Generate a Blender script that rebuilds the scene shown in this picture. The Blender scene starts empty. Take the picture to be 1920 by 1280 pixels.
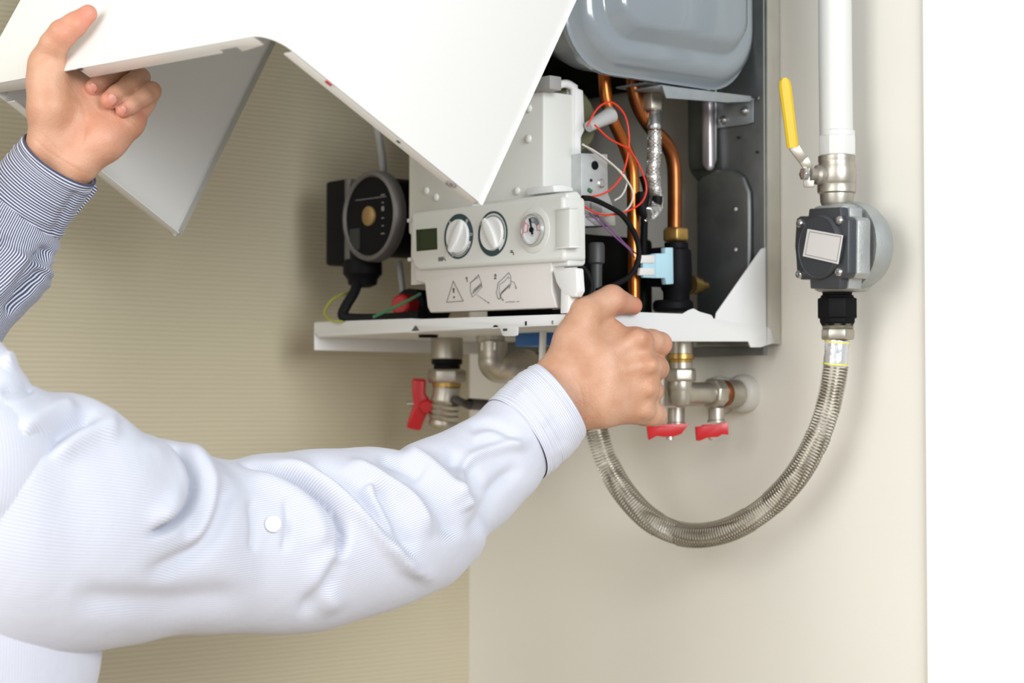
import bpy, bmesh, math
import numpy as np
from mathutils import Vector, Matrix

# ------------------------------------------------------------------ camera
FPX = 3800.0                      # focal length in pixels of the 1920 x 1280 frame
YAW = math.radians(49); PITCH = math.radians(2.0)
_f0 = np.array([-math.sin(YAW), math.cos(YAW), 0]); RT = np.array([math.cos(YAW), math.sin(YAW), 0]); _u0 = np.array([0, 0, 1.0])
FW = _f0 * math.cos(PITCH) + _u0 * math.sin(PITCH); UP = _u0 * math.cos(PITCH) - _f0 * math.sin(PITCH)
def ray(px, py): return FW + RT * ((px - 960) / FPX) + UP * ((640 - py) / FPX)
CAM = np.array([0, -.30, 0]) - ray(1075, 597) * 1.95      # front right corner of the boiler tray is at (0, -0.30, 0)
def W(px, py, z): return CAM + ray(px, py) * z             # point at a depth
def PY(px, py, y=0.0): r = ray(px, py); return CAM + r * ((y - CAM[1]) / r[1])
def PX(px, py, x=0.0): r = ray(px, py); return CAM + r * ((x - CAM[0]) / r[0])
def PZ(px, py, z=0.0): r = ray(px, py); return CAM + r * ((z - CAM[2]) / r[2])
def proj(P):
    d = np.asarray(P) - CAM; z = d @ FW
    return 960 + FPX * (d @ RT) / z, 640 - FPX * (d @ UP) / z, z
def mm(P): return (np.asarray(P) - CAM) @ FW / FPX         # metres per pixel at a point

scene = bpy.context.scene
COL = scene.collection
cd = bpy.data.cameras.new('camera'); cam = bpy.data.objects.new('camera', cd); COL.objects.link(cam)
cd.sensor_width = 36; cd.lens = 36 * FPX / 1920; cd.clip_start = .05
R = Matrix((RT, UP, -FW)).transposed().to_4x4(); R.translation = Vector(CAM); cam.matrix_world = R
cd.dof.use_dof = True; cd.dof.focus_distance = 1.86; cd.dof.aperture_fstop = 5.6
scene.camera = cam

# ------------------------------------------------------------------ light
wd = bpy.data.worlds.new('room_light'); scene.world = wd; wd.use_nodes = True
wd.node_tree.nodes['Background'].inputs[0].default_value = (.93, .96, 1, 1)
wd.node_tree.nodes['Background'].inputs[1].default_value = .42
def area(name, loc, target, sx, sy, power, col=(1, 1, 1)):
    l = bpy.data.lights.new(name, 'AREA'); l.shape = 'RECTANGLE'; l.size = sx; l.size_y = sy; l.energy = power; l.color = col
    o = bpy.data.objects.new(name, l); COL.objects.link(o); o.location = loc
    o.rotation_euler = (Vector(target) - Vector(loc)).to_track_quat('-Z', 'Y').to_euler(); return o
area('window_light', (3.2, -1.3, .7), (0, -.4, 0), 1.5, 1.5, 78, (.95, .98, 1))
area('room_fill_light', (.3, -3.4, .8), (-.1, 0, 0), 2.4, 2.0, 63, (1, .985, .96))  # broad fill added from the room side, no window known there
scene.view_settings.view_transform = 'Standard'; scene.view_settings.look = 'None'
scene.view_settings.gamma = 1; scene.view_settings.use_curve_mapping = False
scene.view_settings.exposure = 0.40

# ------------------------------------------------------------------ materials
MATS = {}
def mat(name, col, rough=.5, metal=0., bump=0., bscale=200., var=0., vscale=20., coat=0., sss=0., spec=.5):
    if name in MATS: return MATS[name]
    m = bpy.data.materials.new(name); m.use_nodes = True; nt = m.node_tree; N = nt.nodes; L = nt.links
    b = N['Principled BSDF']; b.inputs['Base Color'].default_value = (*col, 1)
    b.inputs['Roughness'].default_value = rough; b.inputs['Metallic'].default_value = metal
    b.inputs['Coat Weight'].default_value = coat; b.inputs['Specular IOR Level'].default_value = spec
    if sss: b.inputs['Subsurface Weight'].default_value = sss; b.inputs['Subsurface Radius'].default_value = (.008, .003, .0015); b.inputs['Subsurface Scale'].default_value = 1
    tc = N.new('ShaderNodeTexCoord')
    if var:
        n = N.new('ShaderNodeTexNoise'); n.inputs['Scale'].default_value = vscale; n.inputs['Detail'].default_value = 4
        L.new(tc.outputs['Object'], n.inputs['Vector'])
        r = N.new('ShaderNodeValToRGB'); e = r.color_ramp.elements
        e[0].position = .3; e[1].position = .7
        e[0].color = (*[c * (1 - var) for c in col], 1); e[1].color = (*[min(1, c * (1 + var)) for c in col], 1)
        L.new(n.outputs['Fac'], r.inputs['Fac']); L.new(r.outputs['Color'], b.inputs['Base Color'])
    if bump:
        n = N.new('ShaderNodeTexNoise'); n.inputs['Scale'].default_value = bscale; n.inputs['Detail'].default_value = 3
        L.new(tc.outputs['Object'], n.inputs['Vector'])
        bp = N.new('ShaderNodeBump'); bp.inputs['Strength'].default_value = bump; bp.inputs['Distance'].default_value = .001
        L.new(n.outputs['Fac'], bp.inputs['Height']); L.new(bp.outputs['Normal'], b.inputs['Normal'])
    MATS[name] = m; return m

def wallpaper():
    m = bpy.data.materials.new('ribbed_wallpaper'); m.use_nodes = True; nt = m.node_tree; N = nt.nodes; L = nt.links
    b = N['Principled BSDF']; b.inputs['Roughness'].default_value = .75
    tc = N.new('ShaderNodeTexCoord'); mp = N.new('ShaderNodeMapping'); mp.inputs['Scale'].default_value = (1, 1, 1)
    L.new(tc.outputs['Object'], mp.inputs['Vector'])
    w = N.new('ShaderNodeTexWave'); w.bands_direction = 'Z'; w.inputs['Scale'].default_value = 59; w.inputs['Distortion'].default_value = 1.6
    w.inputs['Detail'].default_value = 2; w.inputs['Detail Scale'].default_value = .25
    L.new(mp.outputs['Vector'], w.inputs['Vector'])
    n = N.new('ShaderNodeTexNoise'); n.inputs['Scale'].default_value = 160; L.new(tc.outputs['Object'], n.inputs['Vector'])
    r = N.new('ShaderNodeValToRGB'); e = r.color_ramp.elements
    e[0].position = .1; e[1].position = .8
    e[0].color = (.475, .425, .305, 1); e[1].color = (.52, .468, .34, 1)
    L.new(w.outputs['Fac'], r.inputs['Fac']); L.new(r.outputs['Color'], b.inputs['Base Color'])
    mx = N.new('ShaderNodeMath'); mx.operation = 'MULTIPLY_ADD'; mx.inputs[1].default_value = .25
    L.new(n.outputs['Fac'], mx.inputs[0]); L.new(w.outputs['Fac'], mx.inputs[2])
    bp = N.new('ShaderNodeBump'); bp.inputs['Strength'].default_value = .3; bp.inputs['Distance'].default_value = .0012
    L.new(mx.outputs[0], bp.inputs['Height']); L.new(bp.outputs['Normal'], b.inputs['Normal'])
    return m

M_WALL = mat('cream_paint', (.765, .74, .67), .55, bump=.08, bscale=260, var=.02, vscale=3)
M_WHITEWALL = mat('white_paint', (.86, .87, .87), .6)
M_PAPER = wallpaper()
M_FLOOR = mat('floor_laminate', (.42, .32, .22), .5, var=.15, vscale=6)
M_ENAMEL = mat('white_enamel', (.75, .75, .725), .28, coat=.3)
M_TRAY = mat('white_tray_enamel', (.66, .665, .66), .4)
M_PLAST = mat('cream_plastic', (.64, .645, .61), .42, bump=.05, bscale=900)
M_PLASTLOW = mat('warm_white_plastic', (.64, .61, .585), .45)
M_PLASTW = mat('bright_white_plastic', (.72, .725, .715), .4)
M_GALV = mat('galvanised_steel', (.21, .225, .225), .42, .75, bump=.03, bscale=500, var=.12, vscale=40)
M_GALVL = mat('lit_galvanised_steel', (.52, .505, .44), .5, .1, var=.05, vscale=40)  # lit copy of the galvanised steel, light on the folded edge in its colour
M_BRACKET = mat('bracket_steel', (.33, .36, .38), .35, .4, var=.08, vscale=60)
M_VESSEL = mat('grey_vessel_paint', (.235, .27, .295), .2, coat=.5)
M_BLACK = mat('black_plastic', (.006, .006, .007), .55, spec=.1)
M_CHAMBER = mat('shade_black_sheet', (.006, .0055, .005), .9, spec=.05)  # shade inside the boiler is put into this near-black colour
M_RUBBER = mat('black_rubber', (.007, .007, .008), .6, spec=.15)
M_COPPER = mat('copper', (.48, .145, .035), .28, .95, var=.25, vscale=25)
M_COPPERD = mat('tarnished_copper', (.27, .092, .03), .35, .9, var=.3, vscale=25)
M_BRASS = mat('brass', (.42, .27, .085), .35, .85, var=.15, vscale=60)
M_NICKEL = mat('nickel_plated_brass', (.45, .42, .36), .38, .85, bump=.06, bscale=300, var=.14, vscale=50)
M_STEEL = mat('bright_steel', (.66, .67, .66), .25, .95)
M_ALU = mat('cast_aluminium', (.40, .42, .41), .5, .55, bump=.3, bscale=420, var=.12, vscale=35)
M_RED = mat('red_plastic', (.50, .006, .010), .35)
M_REDD = mat('dark_red_plastic', (.40, .01, .012), .45)
M_YEL = mat('yellow_vinyl', (.64, .43, .006), .4)
M_WPIPE = mat('white_painted_pipe', (.64, .645, .62), .4, bump=.05, bscale=120)
M_BLUE = mat('blue_plastic', (.006, .10, .33), .4)
M_LBLUE = mat('light_blue_plastic', (.42, .64, .73), .45)
M_TEAL = mat('dark_teal_print', (.025, .055, .065), .5)
M_LCD = mat('dark_green_display', (.012, .022, .008), .18)
M_INK = mat('grey_black_ink', (.05, .05, .05), .7)
M_INKL = mat('light_grey_ink', (.22, .21, .20), .7)
M_INKRED = mat('red_ink', (.70, .12, .14), .6)
M_INKGREY = mat('slate_ink', (.18, .22, .25), .6)
M_FACE = mat('gauge_face', (.68, .69, .71), .4)
M_REDW = mat('red_wire', (.72, .04, .015), .4)
M_WHW = mat('white_wire', (.62, .60, .55), .45)
M_PURW = mat('purple_wire', (.20, .09, .22), .45)
M_GRNW = mat('green_wire', (.03, .14, .06), .5)
M_YELW = mat('yellow_green_wire', (.28, .30, .03), .5)
M_LABEL = mat('white_label', (.72, .70, .68), .45)
M_DGREY = mat('charcoal_enamel', (.042, .046, .052), .42, bump=.15, bscale=500)
M_FOIL = mat('foil_tape', (.72, .74, .76), .3, .8, bump=.9, bscale=160)
M_HOSE = mat('stainless_corrugated', (.52, .49, .43), .24, 1., var=.08, vscale=60)
M_GREY = mat('grey_plastic', (.30, .30, .29), .5)
M_OLIVE = mat('olive_cover', (.10, .10, .05), .6)
M_COLLAR = mat('grey_cream_plastic', (.52, .50, .45), .5)
M_HOLE = mat('dark_hole', (.01, .01, .01), .8)

# ------------------------------------------------------------------ mesh helpers
def V(a): return np.asarray(a, float)
def unit(v): v = V(v); return v / (np.linalg.norm(v) + 1e-12)
def basis(d):
    d = unit(d); a = np.array([0, 0, 1.]) if abs(d[2]) < .9 else np.array([1., 0, 0])
    u = unit(np.cross(a, d)); return u, np.cross(d, u), d
class G:
    def __init__(s): s.v = []; s.f = []
    def add(s, vs, fs):
        o = len(s.v); s.v += [tuple(map(float, p)) for p in vs]; s.f += [tuple(i + o for i in f) for f in fs]; return s
    def box(s, a, b):
        a, b = np.minimum(V(a), V(b)), np.maximum(V(a), V(b))
        vs = [(x, y, z) for x in (a[0], b[0]) for y in (a[1], b[1]) for z in (a[2], b[2])]
        return s.add(vs, [(0, 1, 3, 2), (4, 6, 7, 5), (0, 4, 5, 1), (2, 3, 7, 6), (0, 2, 6, 4), (1, 5, 7, 3)])
    def obox(s, c, ax, ay, az):          # centre and three half-axes
        c, ax, ay, az = V(c), V(ax), V(ay), V(az)
        vs = [c + i * ax + j * ay + k * az for i in (-1, 1) for j in (-1, 1) for k in (-1, 1)]
        return s.add(vs, [(0, 1, 3, 2), (4, 6, 7, 5), (0, 4, 5, 1), (2, 3, 7, 6), (0, 2, 6, 4), (1, 5, 7, 3)])
    def prism(s, pts, vec):
        pts = [V(p) for p in pts]; n = len(pts); vec = V(vec)
        fs = [tuple(range(n)), tuple(range(2 * n - 1, n - 1, -1))] + [(i, i + n, (i + 1) % n + n, (i + 1) % n) for i in range(n)]
        return s.add(pts + [p + vec for p in pts], fs)
    def lathe(s, o, d, prof, n=24, rot=0., u=None, sq=1.):   # prof: (radius, height along d)
        o = V(o); a, b, d = basis(d)
        if u is not None: a = unit(V(u) - d * (V(u) @ d)); b = np.cross(d, a)
        vs = []; fs = []
        for r, h in prof:
            for k in range(n):
                t = 2 * math.pi * k / n + rot; vs.append(o + d * h + a * r * math.cos(t) + b * r * math.sin(t) * sq)
        for j in range(len(prof) - 1):
            for k in range(n): k2 = (k + 1) % n; fs.append((j * n + k, j * n + k2, (j + 1) * n + k2, (j + 1) * n + k))
        if prof[0][0] > 1e-7: fs.append(tuple(range(n - 1, -1, -1)))
        if prof[-1][0] > 1e-7: fs.append(tuple((len(prof) - 1) * n + k for k in range(n)))
        return s.add(vs, fs)
    def tube(s, pts, r, n=10, caps=True):
        P = [V(p) for p in pts]; m = len(P); rr = [r] * m if np.isscalar(r) else list(r)
        T = [unit(P[min(i + 1, m - 1)] - P[max(i - 1, 0)]) for i in range(m)]
        u, _, _ = basis(T[0]); vs = []; fs = []
        for i in range(m):
            u = unit(u - T[i] * (u @ T[i])); b = np.cross(T[i], u)
            for k in range(n):
                t = 2 * math.pi * k / n; vs.append(P[i] + rr[i] * (u * math.cos(t) + b * math.sin(t)))
        for j in range(m - 1):
            for k in range(n): k2 = (k + 1) % n; fs.append((j * n + k, j * n + k2, (j + 1) * n + k2, (j + 1) * n + k))
        if caps: fs.append(tuple(range(n - 1, -1, -1))); fs.append(tuple((m - 1) * n + k for k in range(n)))
        return s.add(vs, fs)
    def strip(s, pts, w, nrm, up=.0003):   # flat printed line of width w lying on a face with normal nrm
        P = [V(p) for p in pts]; nrm = unit(nrm)
        for a, b in zip(P[:-1], P[1:]):
            t = unit(b - a); q = np.cross(nrm, t) * w / 2; e = t * w * .3
            s.prism([a - e - q, b + e - q, b + e + q, a - e + q], nrm * up)
        return s
    def build(s, name, m, parent=None, smooth=True, ang=38, bevel=0., seg=2, label=None):
        me = bpy.data.meshes.new(name); me.from_pydata(s.v, [], s.f); me.update()
        bm = bmesh.new(); bm.from_mesh(me); bmesh.ops.recalc_face_normals(bm, faces=bm.faces)
        if bevel:
            es = [e for e in bm.edges if len(e.link_faces) == 2 and e.calc_face_angle(0) > .5]
            bmesh.ops.bevel(bm, geom=es, offset=bevel, offset_type='OFFSET', segments=seg, profile=.5, affect='EDGES', clamp_overlap=True)
        bm.to_mesh(me); bm.free()
        if smooth: me.shade_smooth(); me.set_sharp_from_angle(angle=math.radians(ang))
        o = bpy.data.objects.new(name, me); COL.objects.link(o)
        if m: me.materials.append(m)
        if parent: par(o, parent)
        if label: o['label'] = label
        return o
ROOTLOC = {}
def par(o, p):
    o.parent = p
    if p.name in ROOTLOC: o.matrix_parent_inverse = Matrix.Translation(-ROOTLOC[p.name])
def thing(name, label, cat, loc, group=None):
    o = bpy.data.objects.new(name, None); COL.objects.link(o); o.location = Vector(loc); o.empty_display_size = .05
    ROOTLOC[o.name] = Vector(loc); tag(o, label, cat, group); return o
def tag(o, label, cat, group=None):
    o['label'] = label; o['category'] = cat
    if group: o['group'] = group
    return o
def struct(o): o['kind'] = 'structure'; return o
def spline(pts, n):                         # Catmull-Rom through the points, n samples
    P = [V(p) for p in pts]; P = [2 * P[0] - P[1]] + P + [2 * P[-1] - P[-2]]; out = []
    segs = len(P) - 3
    for i in range(n):
        t = i / (n - 1) * segs; k = min(int(t), segs - 1); t -= k; a, b, c, d = P[k:k + 4]
        out.append(.5 * ((2 * b) + (-a + c) * t + (2 * a - 5 * b + 4 * c - d) * t * t + (-a + 3 * b - 3 * c + d) * t ** 3))
    return out
def hexprof(r, h, c=.12): return [(r * (1 - c), 0), (r, h * .15), (r, h * .85), (r * (1 - c), h)]
def rrect(cy, cz, hy, hz, r, n=8):          # rounded rectangle in (y, z)
    out = []
    for sy, sz, a0 in ((1, 1, 0), (-1, 1, 90), (-1, -1, 180), (1, -1, 270)):
        for k in range(n + 1):
            a = math.radians(a0 + 90 * k / n); out.append((cy + sy * (hy - r) + r * math.cos(a), cz + sz * (hz - r) + r * math.sin(a)))
    return out

XL = -.516; XE = .191
# ------------------------------------------------------------------ the room
struct(G().box((XL - .1, 0, -1.53), (XE, .12, 1.35)).build('wall_back', M_WALL))['label'] = 'smooth cream painted wall the boiler hangs on'
struct(G().box((XL - .1, -3.2, -1.53), (XL, 0, 1.35)).build('wall_left', M_PAPER))['label'] = 'beige wallpapered wall with fine horizontal ribs'
struct(G().box((XE, -.004, -1.53), (XE + .006, 2.4, 1.35)).build('wall_right', M_WHITEWALL))['label'] = 'bright white wall face at the right edge'
struct(G().box((XL - .1, -3.2, -1.6), (3.6, 2.4, -1.53)).build('floor', M_FLOOR))['label'] = 'wooden floor'
# ------------------------------------------------------------------ the boiler chassis
B = thing('gas_boiler', 'wall hung gas boiler with its casing off and copper pipes, wires and control panel bare', 'boiler', (-.215, -.15, -.03))
NY = (0, -1, 0)
# back plate: right hand column, left hand column and the folded right edge
pl = [PY(*q, -.025) for q in ((1437, -60), (1437, 650), (1310, 650), (1308, 340), (1296, 325), (1291, 310), (1291, -60))]
bp = G().prism(pl, (0, .0015, 0)).build('back_plate', M_GALV, B, bevel=.0006)
G().box((-.43, -.0265, -.03), (-.36, -.025, .66)).build('back_plate', M_GALV, B)
G().box((-.43, -.0265, .40), (-.001, -.025, .66)).build('back_plate', M_GALV, B)
G().box((-.0015, -.0255, -.018), (0, -.001, .66)).build('edge_flange', M_GALVL, B, bevel=.0005)
G().box((-.43, -.0255, -.018), (-.4285, -.001, .66)).build('edge_flange', M_GALVL, B)
# pressed forms of the plate
em = [PY(*q, -.0265) for q in ((1312, 650), (1312, 345), (1322, 330), (1352, 318), (1380, 318), (1400, 332), (1411, 360), (1412, 400), (1412, 650))]
G().prism(em, (0, -.006, 0)).build('pressed_panel', M_GALV, bp, bevel=.004, seg=3)
em = [PY(*q, -.0265) for q in ((1293, 80), (1346, 80), (1346, 300), (1340, 316), (1300, 318), (1294, 305))]
G().prism(em, (0, -.004, 0)).build('pressed_panel', M_GALV, bp, bevel=.003, seg=3)
em = [PY(*q, -.0305) for q in ((1323, 190), (1339, 190), (1341, 316), (1334, 322), (1324, 310))]
G().prism(em, (0, -.008, 0)).build('pressed_rib', mat('highlight_galvanised', (.62, .57, .60), .3, .6), bp, bevel=.003, seg=3)  # pinkish highlight along the plate's fold is put into the rib colour
for q, r, m in (((1380, 392), .0019, M_LABEL), ((1380, 468), .0019, M_LABEL), ((1385, 258), .0017, M_HOLE), ((1420, 285), .0015, M_HOLE), ((1422, 184), .002, M_STEEL)):
    y = -.0327 if q[0] == 1380 else -.0266
    G().lathe(PY(*q, y), NY, [(r, 0), (r, .0008), (r * .6, .0012)], 12).build('plate_hole' if m is not M_STEEL else 'screw', m, bp)
G().box((-.385, -.024, -.03), (-.004, -.018, -.019)).build('rear_bottom_rail', M_GALV, B)

# bottom tray
tray = G().box((-.4265, -.2985, -.006), (-.002, -.03, -.0045)).build('bottom_tray', M_TRAY, B)
ap = [PX(*q, .001) for q in ((1075, 588), (1200, 585), (1280, 588), (1292, 581), (1301, 578), (1312, 584), (1330, 589), (1335, 591), (1338, 597), (1342, 597), (1344, 586), (1428, 466), (1436, 464), (1437, 612), (1446, 616), (1451, 640), (1446, 645), (1438, 647), (1427, 651), (1408, 651), (1404, 640), (1260, 640), (1075, 634))]
G().prism(ap, (-.0018, 0, 0)).build('side_apron', M_TRAY, tray, bevel=.0005)
G().box((-.0125, -.285, -.0015), (-.0015, -.11, 0.0003)).build('top_fold', M_TRAY, tray, bevel=.0005)
lip = [(590, 605), (800, 597.5), (1075, 588), (1075, 609), (990, 612), (971, 613), (970, 628), (965, 630), (945, 630), (941, 627), (937, 614.5), (934, 612), (931, 609.5), (925, 609.5), (921, 615), (787, 622), (781, 611), (777, 610), (772, 617), (768, 622.5), (597, 630), (591, 626)]
G().prism([PY(*q, -.30) for q in lip], (0, .0015, 0)).build('front_lip', M_TRAY, tray, bevel=.0004)
G().box((-.4285, -.300, -.0205), (-.427, -.03, .0095)).build('side_flange', M_TRAY, tray, bevel=.0005)
a = PY(590, 606, -.30); b = PY(770, 599, -.30)
G().prism([a, b, b + V((0, .022, 0)), a + V((0, .022, 0))], (0, 0, .0012)).build('top_fold', M_TRAY, tray)
for q, w, h, m in (((986, 606), .0012, .0021, M_HOLE), ((1036, 604), .001, .0018, M_INKL), ((947, 618), .003, .0012, M_INK)):
    c = PY(*q, -.3003); G().box(c - V((w, .0002, h)), c + V((w, .0004, h))).build('slot', m, tray)

# expansion vessel: two pressed halves with a seam rim
yc, zc, hy, hz = -.164, .4455, .133, .2005
lev = [(-.095, .040, .05), (-.088, .022, .05), (-.06, .010, .055), (-.030, .004, .06), (-.024, .004, .06), (-.023, 0, .062), (-.017, 0, .062), (-.016, .004, .06), (-.004, .008, .056), (.003, .016, .05), (.006, .024, .042), (.004, .030, .038), (.006, .034, .036), (.019, .041, .03), (.0235, .050, .022), (.025, .085, .01)]
g = G(); n = None
for x, ins, r in lev:
    rr = rrect(yc, zc, hy - ins, hz - ins, max(r, .008), 10); n = len(rr); o = len(g.v)
    g.v += [(x, y, z) for y, z in rr]
    if o: g.f += [(o - n + k, o - n + (k + 1) % n, o + (k + 1) % n, o + k) for k in range(n)]
g.f += [tuple(range(n)), tuple(range(len(g.v) - n, len(g.v)))]
ves = g.build('expansion_vessel', M_VESSEL, B, ang=60)
# bracket under the vessel
bl, br = PX(1237, 170, -.012), PX(1412, 190, -.012)
brk = G().box((-.05, bl[1], .2395), (-.010, -.03, .2412)).build('vessel_bracket', M_BRACKET, B, bevel=.0005)
G().prism([PX(*q, -.008) for q in ((1242, 160), (1409, 180), (1409, 190), (1365, 192), (1250, 184))], (-.002, 0, 0)).build('bracket_edge', M_BRACKET, brk, bevel=.0005)
fl = [PY(*q, -.028) for q in ((1337, 185), (1412, 185), (1412, 229), (1400, 233), (1340, 241))]
G().prism(fl, (0, .0015, 0)).build('bracket_plate', M_BRACKET, brk, bevel=.0004)
for q in ((1357, 225), (1397, 208)):
    p = PY(*q, -.0282); g = G().lathe(p, NY, [(.0052, 0), (.0052, .001), (.0036, .0012), (.0036, .004), (.0028, .0046)], 16)
    g.build('screw', M_STEEL, brk)
p = PX(1215, 163, -.05)
G().box((-.075, p[1] - .022, p[2] - .001), (-.03, p[1] + .022, p[2] + .001)).build('bracket_tab', M_BRACKET, brk, bevel=.0005)

# braided hose with its nut
XH = -.05
p0 = PX(1222, 168, XH); DZ = (0, 0, -1)
bh = G()
pts = spline([PX(*q, XH) for q in ((1227, 245), (1227, 285), (1224, 320), (1228, 352), (1232, 375))] + [PX(1226, 395, XH + .004), PX(1212, 402, XH + .008)], 40)
rr = [.0072 * mm(pts[0]) / mm(p) for p in pts]
bh.tube(pts, .0066, 20); hose = bh.build('braided_hose', mat('steel_braid', (.56, .55, .51), .4, .85, bump=.0), B)
# woven strands on the braid
g = G(); T = pts; m_ = len(T)
for s in (1, -1):
    for j in range(10):
        q = []
        for i in range(0, 4 * m_):
            t = i / (4 * m_ - 1) * (m_ - 1); k = min(int(t), m_ - 2); p = T[k] + (T[k + 1] - T[k]) * (t - k)
            d = unit(T[min(k + 1, m_ - 1)] - T[max(k - 1, 0)]); u, v, _ = basis(d)
            a = s * t * .55 + j * 2 * math.pi / 10; q.append(p + .0067 * (u * math.cos(a) + v * math.sin(a)))
        g.tube(q, .0005, 4, False)
o = g.build('braid_strands', M_STEEL, hose); o['kind'] = 'stuff'
G().lathe(PX(1222, 165, XH), DZ, [(.0095, 0), (.0095, .006)], 20).build('brass_ring', M_BRASS, hose)
G().lathe(PX(1223, 176, XH), DZ, hexprof(.0115, .0175, .05), 6, .35).build('hex_nut', M_NICKEL, hose, bevel=.0006)
G().lathe(PX(1226, 208, XH), DZ, [(.006, 0), (.0073, .002), (.0073, .013), (.0078, .014), (.0078, .018), (.007, .0195)], 12).build('ferrule', M_STEEL, hose)

G().tube(spline([PX(*q, XH + .004) for q in ((1233, 368), (1231, 388), (1222, 402), (1210, 403), (1204, 388), (1204, 360))], 24), .0052, 14).build('hose_tail', M_RUBBER, hose)
# copper pipes
def cu(px, x, r, m, n=40, name='copper_pipe'):
    return G().tube(spline([PX(*q[:2], q[2] if len(q) > 2 else x) for q in px], n), r, 18).build(name, m, B)
cu([(1133, 100), (1133, 145), (1138, 190), (1150, 225), (1172, 275), (1184, 312), (1187, 350), (1188, 450), (1189, 585)], -.06, .0066, M_COPPER)
cu([(1186, 120), (1188, 165), (1200, 205), (1222, 240), (1250, 270), (1262, 300), (1265, 340), (1265, 440)], -.06, .0076, M_COPPERD)
cu([(1205, 330, -.1), (1212, 360, -.1), (1208, 400, -.1), (1207, 480, -.1), (1206, 585, -.1)], -.1, .004, M_BLACK, name='drain_tube')
pv = PX(1265, 440, -.06); c = PX(1266, 428, -.06)
val = G().lathe(PX(1268, 455, -.06), DZ, [(.0125, 0), (.0125, .006), (.0155, .008), (.0165, .03), (.0165, .048), (.014, .052), (.014, .070)], 24).build('flow_sensor', M_BLACK, B)
G().lathe(PX(1267, 427, -.06), DZ, hexprof(.0145, .0145), 6, .2).build('brass_nut', M_BRASS, val, bevel=.0008)
G().box(PX(1243, 463, -.045), PX(1243, 536, -.045) + V((-.02, .018, 0))).build('sensor_body', M_BLACK, val, bevel=.001)
G().lathe(PX(1262, 563, -.06), DZ, [(.019, 0), (.0215, .003), (.0215, .009), (.019, .012)], 20).build('base_ring', M_BLACK, val)
pts_ = [PX(*q, -.036) for q in ((1229, 475), (1248, 475), (1248, 464), (1262, 464), (1263, 532), (1250, 533), (1248, 521), (1229, 521))]
con = G().prism(pts_, (-.007, 0, 0)).build('connector', M_LBLUE, val, bevel=.0006)
pts_ = [PX(*q, -.037) for q in ((1206, 479), (1229, 476), (1229, 521), (1206, 520))]
G().prism(pts_, (-.004, 0, 0)).build('connector_shell', M_LBLUE, val, bevel=.0005)
for y0, y1 in ((478, 493), (502, 516)):
    G().prism([PX(*q, -.0355) for q in ((1201, y0), (1228, y0 + 1), (1228, y1), (1199, y1))], (-.004, 0, 0)).build('terminal', M_LABEL, val, bevel=.0006)
ck = G().lathe(PX(1300, 534, -.06), (0, 1, 0), [(.010, -.004), (.010, .002), (.0075, .004), (.0075, .010), (.004, .011), (.004, .02), (.002, .022)], 14).build('drain_cock', M_BRASS, B)
G().obox(PX(1318, 536, -.06), (.0015, 0, 0), (0, .008, -.001), (0, .001, .003)).build('cock_lever', M_COPPERD, ck, bevel=.0005)

# combustion chamber, heat exchanger block and dark manifold behind the controls
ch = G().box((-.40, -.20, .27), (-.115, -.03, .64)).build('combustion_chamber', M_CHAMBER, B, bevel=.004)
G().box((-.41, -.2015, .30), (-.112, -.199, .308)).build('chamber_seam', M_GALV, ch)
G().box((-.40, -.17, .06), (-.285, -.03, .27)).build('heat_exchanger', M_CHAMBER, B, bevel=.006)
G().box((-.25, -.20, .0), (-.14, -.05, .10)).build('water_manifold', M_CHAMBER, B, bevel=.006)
G().tube(spline([W(704, 215, 2.24), W(709, 250, 2.24), W(716, 290, 2.245), W(719, 322, 2.25)], 12), .0042, 12).build('pressure_tube', M_GREY, B)
G().tube([W(748, 490, 2.25), W(757, 560, 2.24)], .0035, 10).build('pressure_tube', M_GREY, B)
G().lathe(PX(1118, 455, -.05), DZ, [(.007, 0), (.0085, .003), (.0085, .02), (.006, .022), (.0055, .065)], 16).build('grey_stub', mat('dark_grey_plastic', (.05, .05, .05), .5), B)

# fan housing peeping out above the control box
fh = G().lathe((-.13, -.235, .205), (1, 0, 0), [(.032, 0), (.036, .004), (.036, .055), (.031, .06)], 28).build('fan_housing', M_OLIVE, B)
G().obox(PX(1027, 158, -.055), (.012, 0, 0), (0, .008, 0), (0, 0, .007)).build('fan_clip', M_GREY, fh, bevel=.0015)
# pump
pc = PY(693, 405, -.28); pump = thing_part = G().lathe(pc + V((0, .004, 0)), (0, 1, 0), [(.040, 0), (.046, .003), (.047, .012), (.044, .02), (.044, .075), (.05, .08), (.05, .10)], 40).build('pump', M_BLACK, B)
G().lathe(pc, (0, 1, 0), [(.0435, .007), (.0435, .0), (.0455, -.0025), (.049, -.001), (.0505, .003), (.0505, .012), (.046, .012)], 48).build('pump_ring', mat('dull_aluminium', (.16, .15, .147), .5, .5), pump)
G().lathe(pc + V((0, .002, 0)), NY, [(.0436, 0), (.0436, .0012), (.042, .0018)], 48).build('pump_face', M_BLACK, pump)
G().lathe(pc + V((0, .0005, 0)), NY, [(.0108, 0), (.0108, .003), (.0095, .004)], 28).build('vent_plug', mat('dull_brass', (.34, .22, .09), .5, .5), pump)
g = G()
for i in range(6):
    z = pc[2] + .021 - i * .0085; x = pc[0] + .024
    w = (.007, .003, .004, .0035, .003, .006)[i]
    g.box((x - w / 2, pc[1] - .0004, z), (x + w / 2, pc[1] + .0004, z + (.0012 if i != 2 else .005)))
g.box((pc[0] - .026, pc[1] - .0004, pc[2] + .019), (pc[0] + .03, pc[1] + .0004, pc[2] + .0197))
g.build('face_print', M_INKL, pump)
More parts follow.
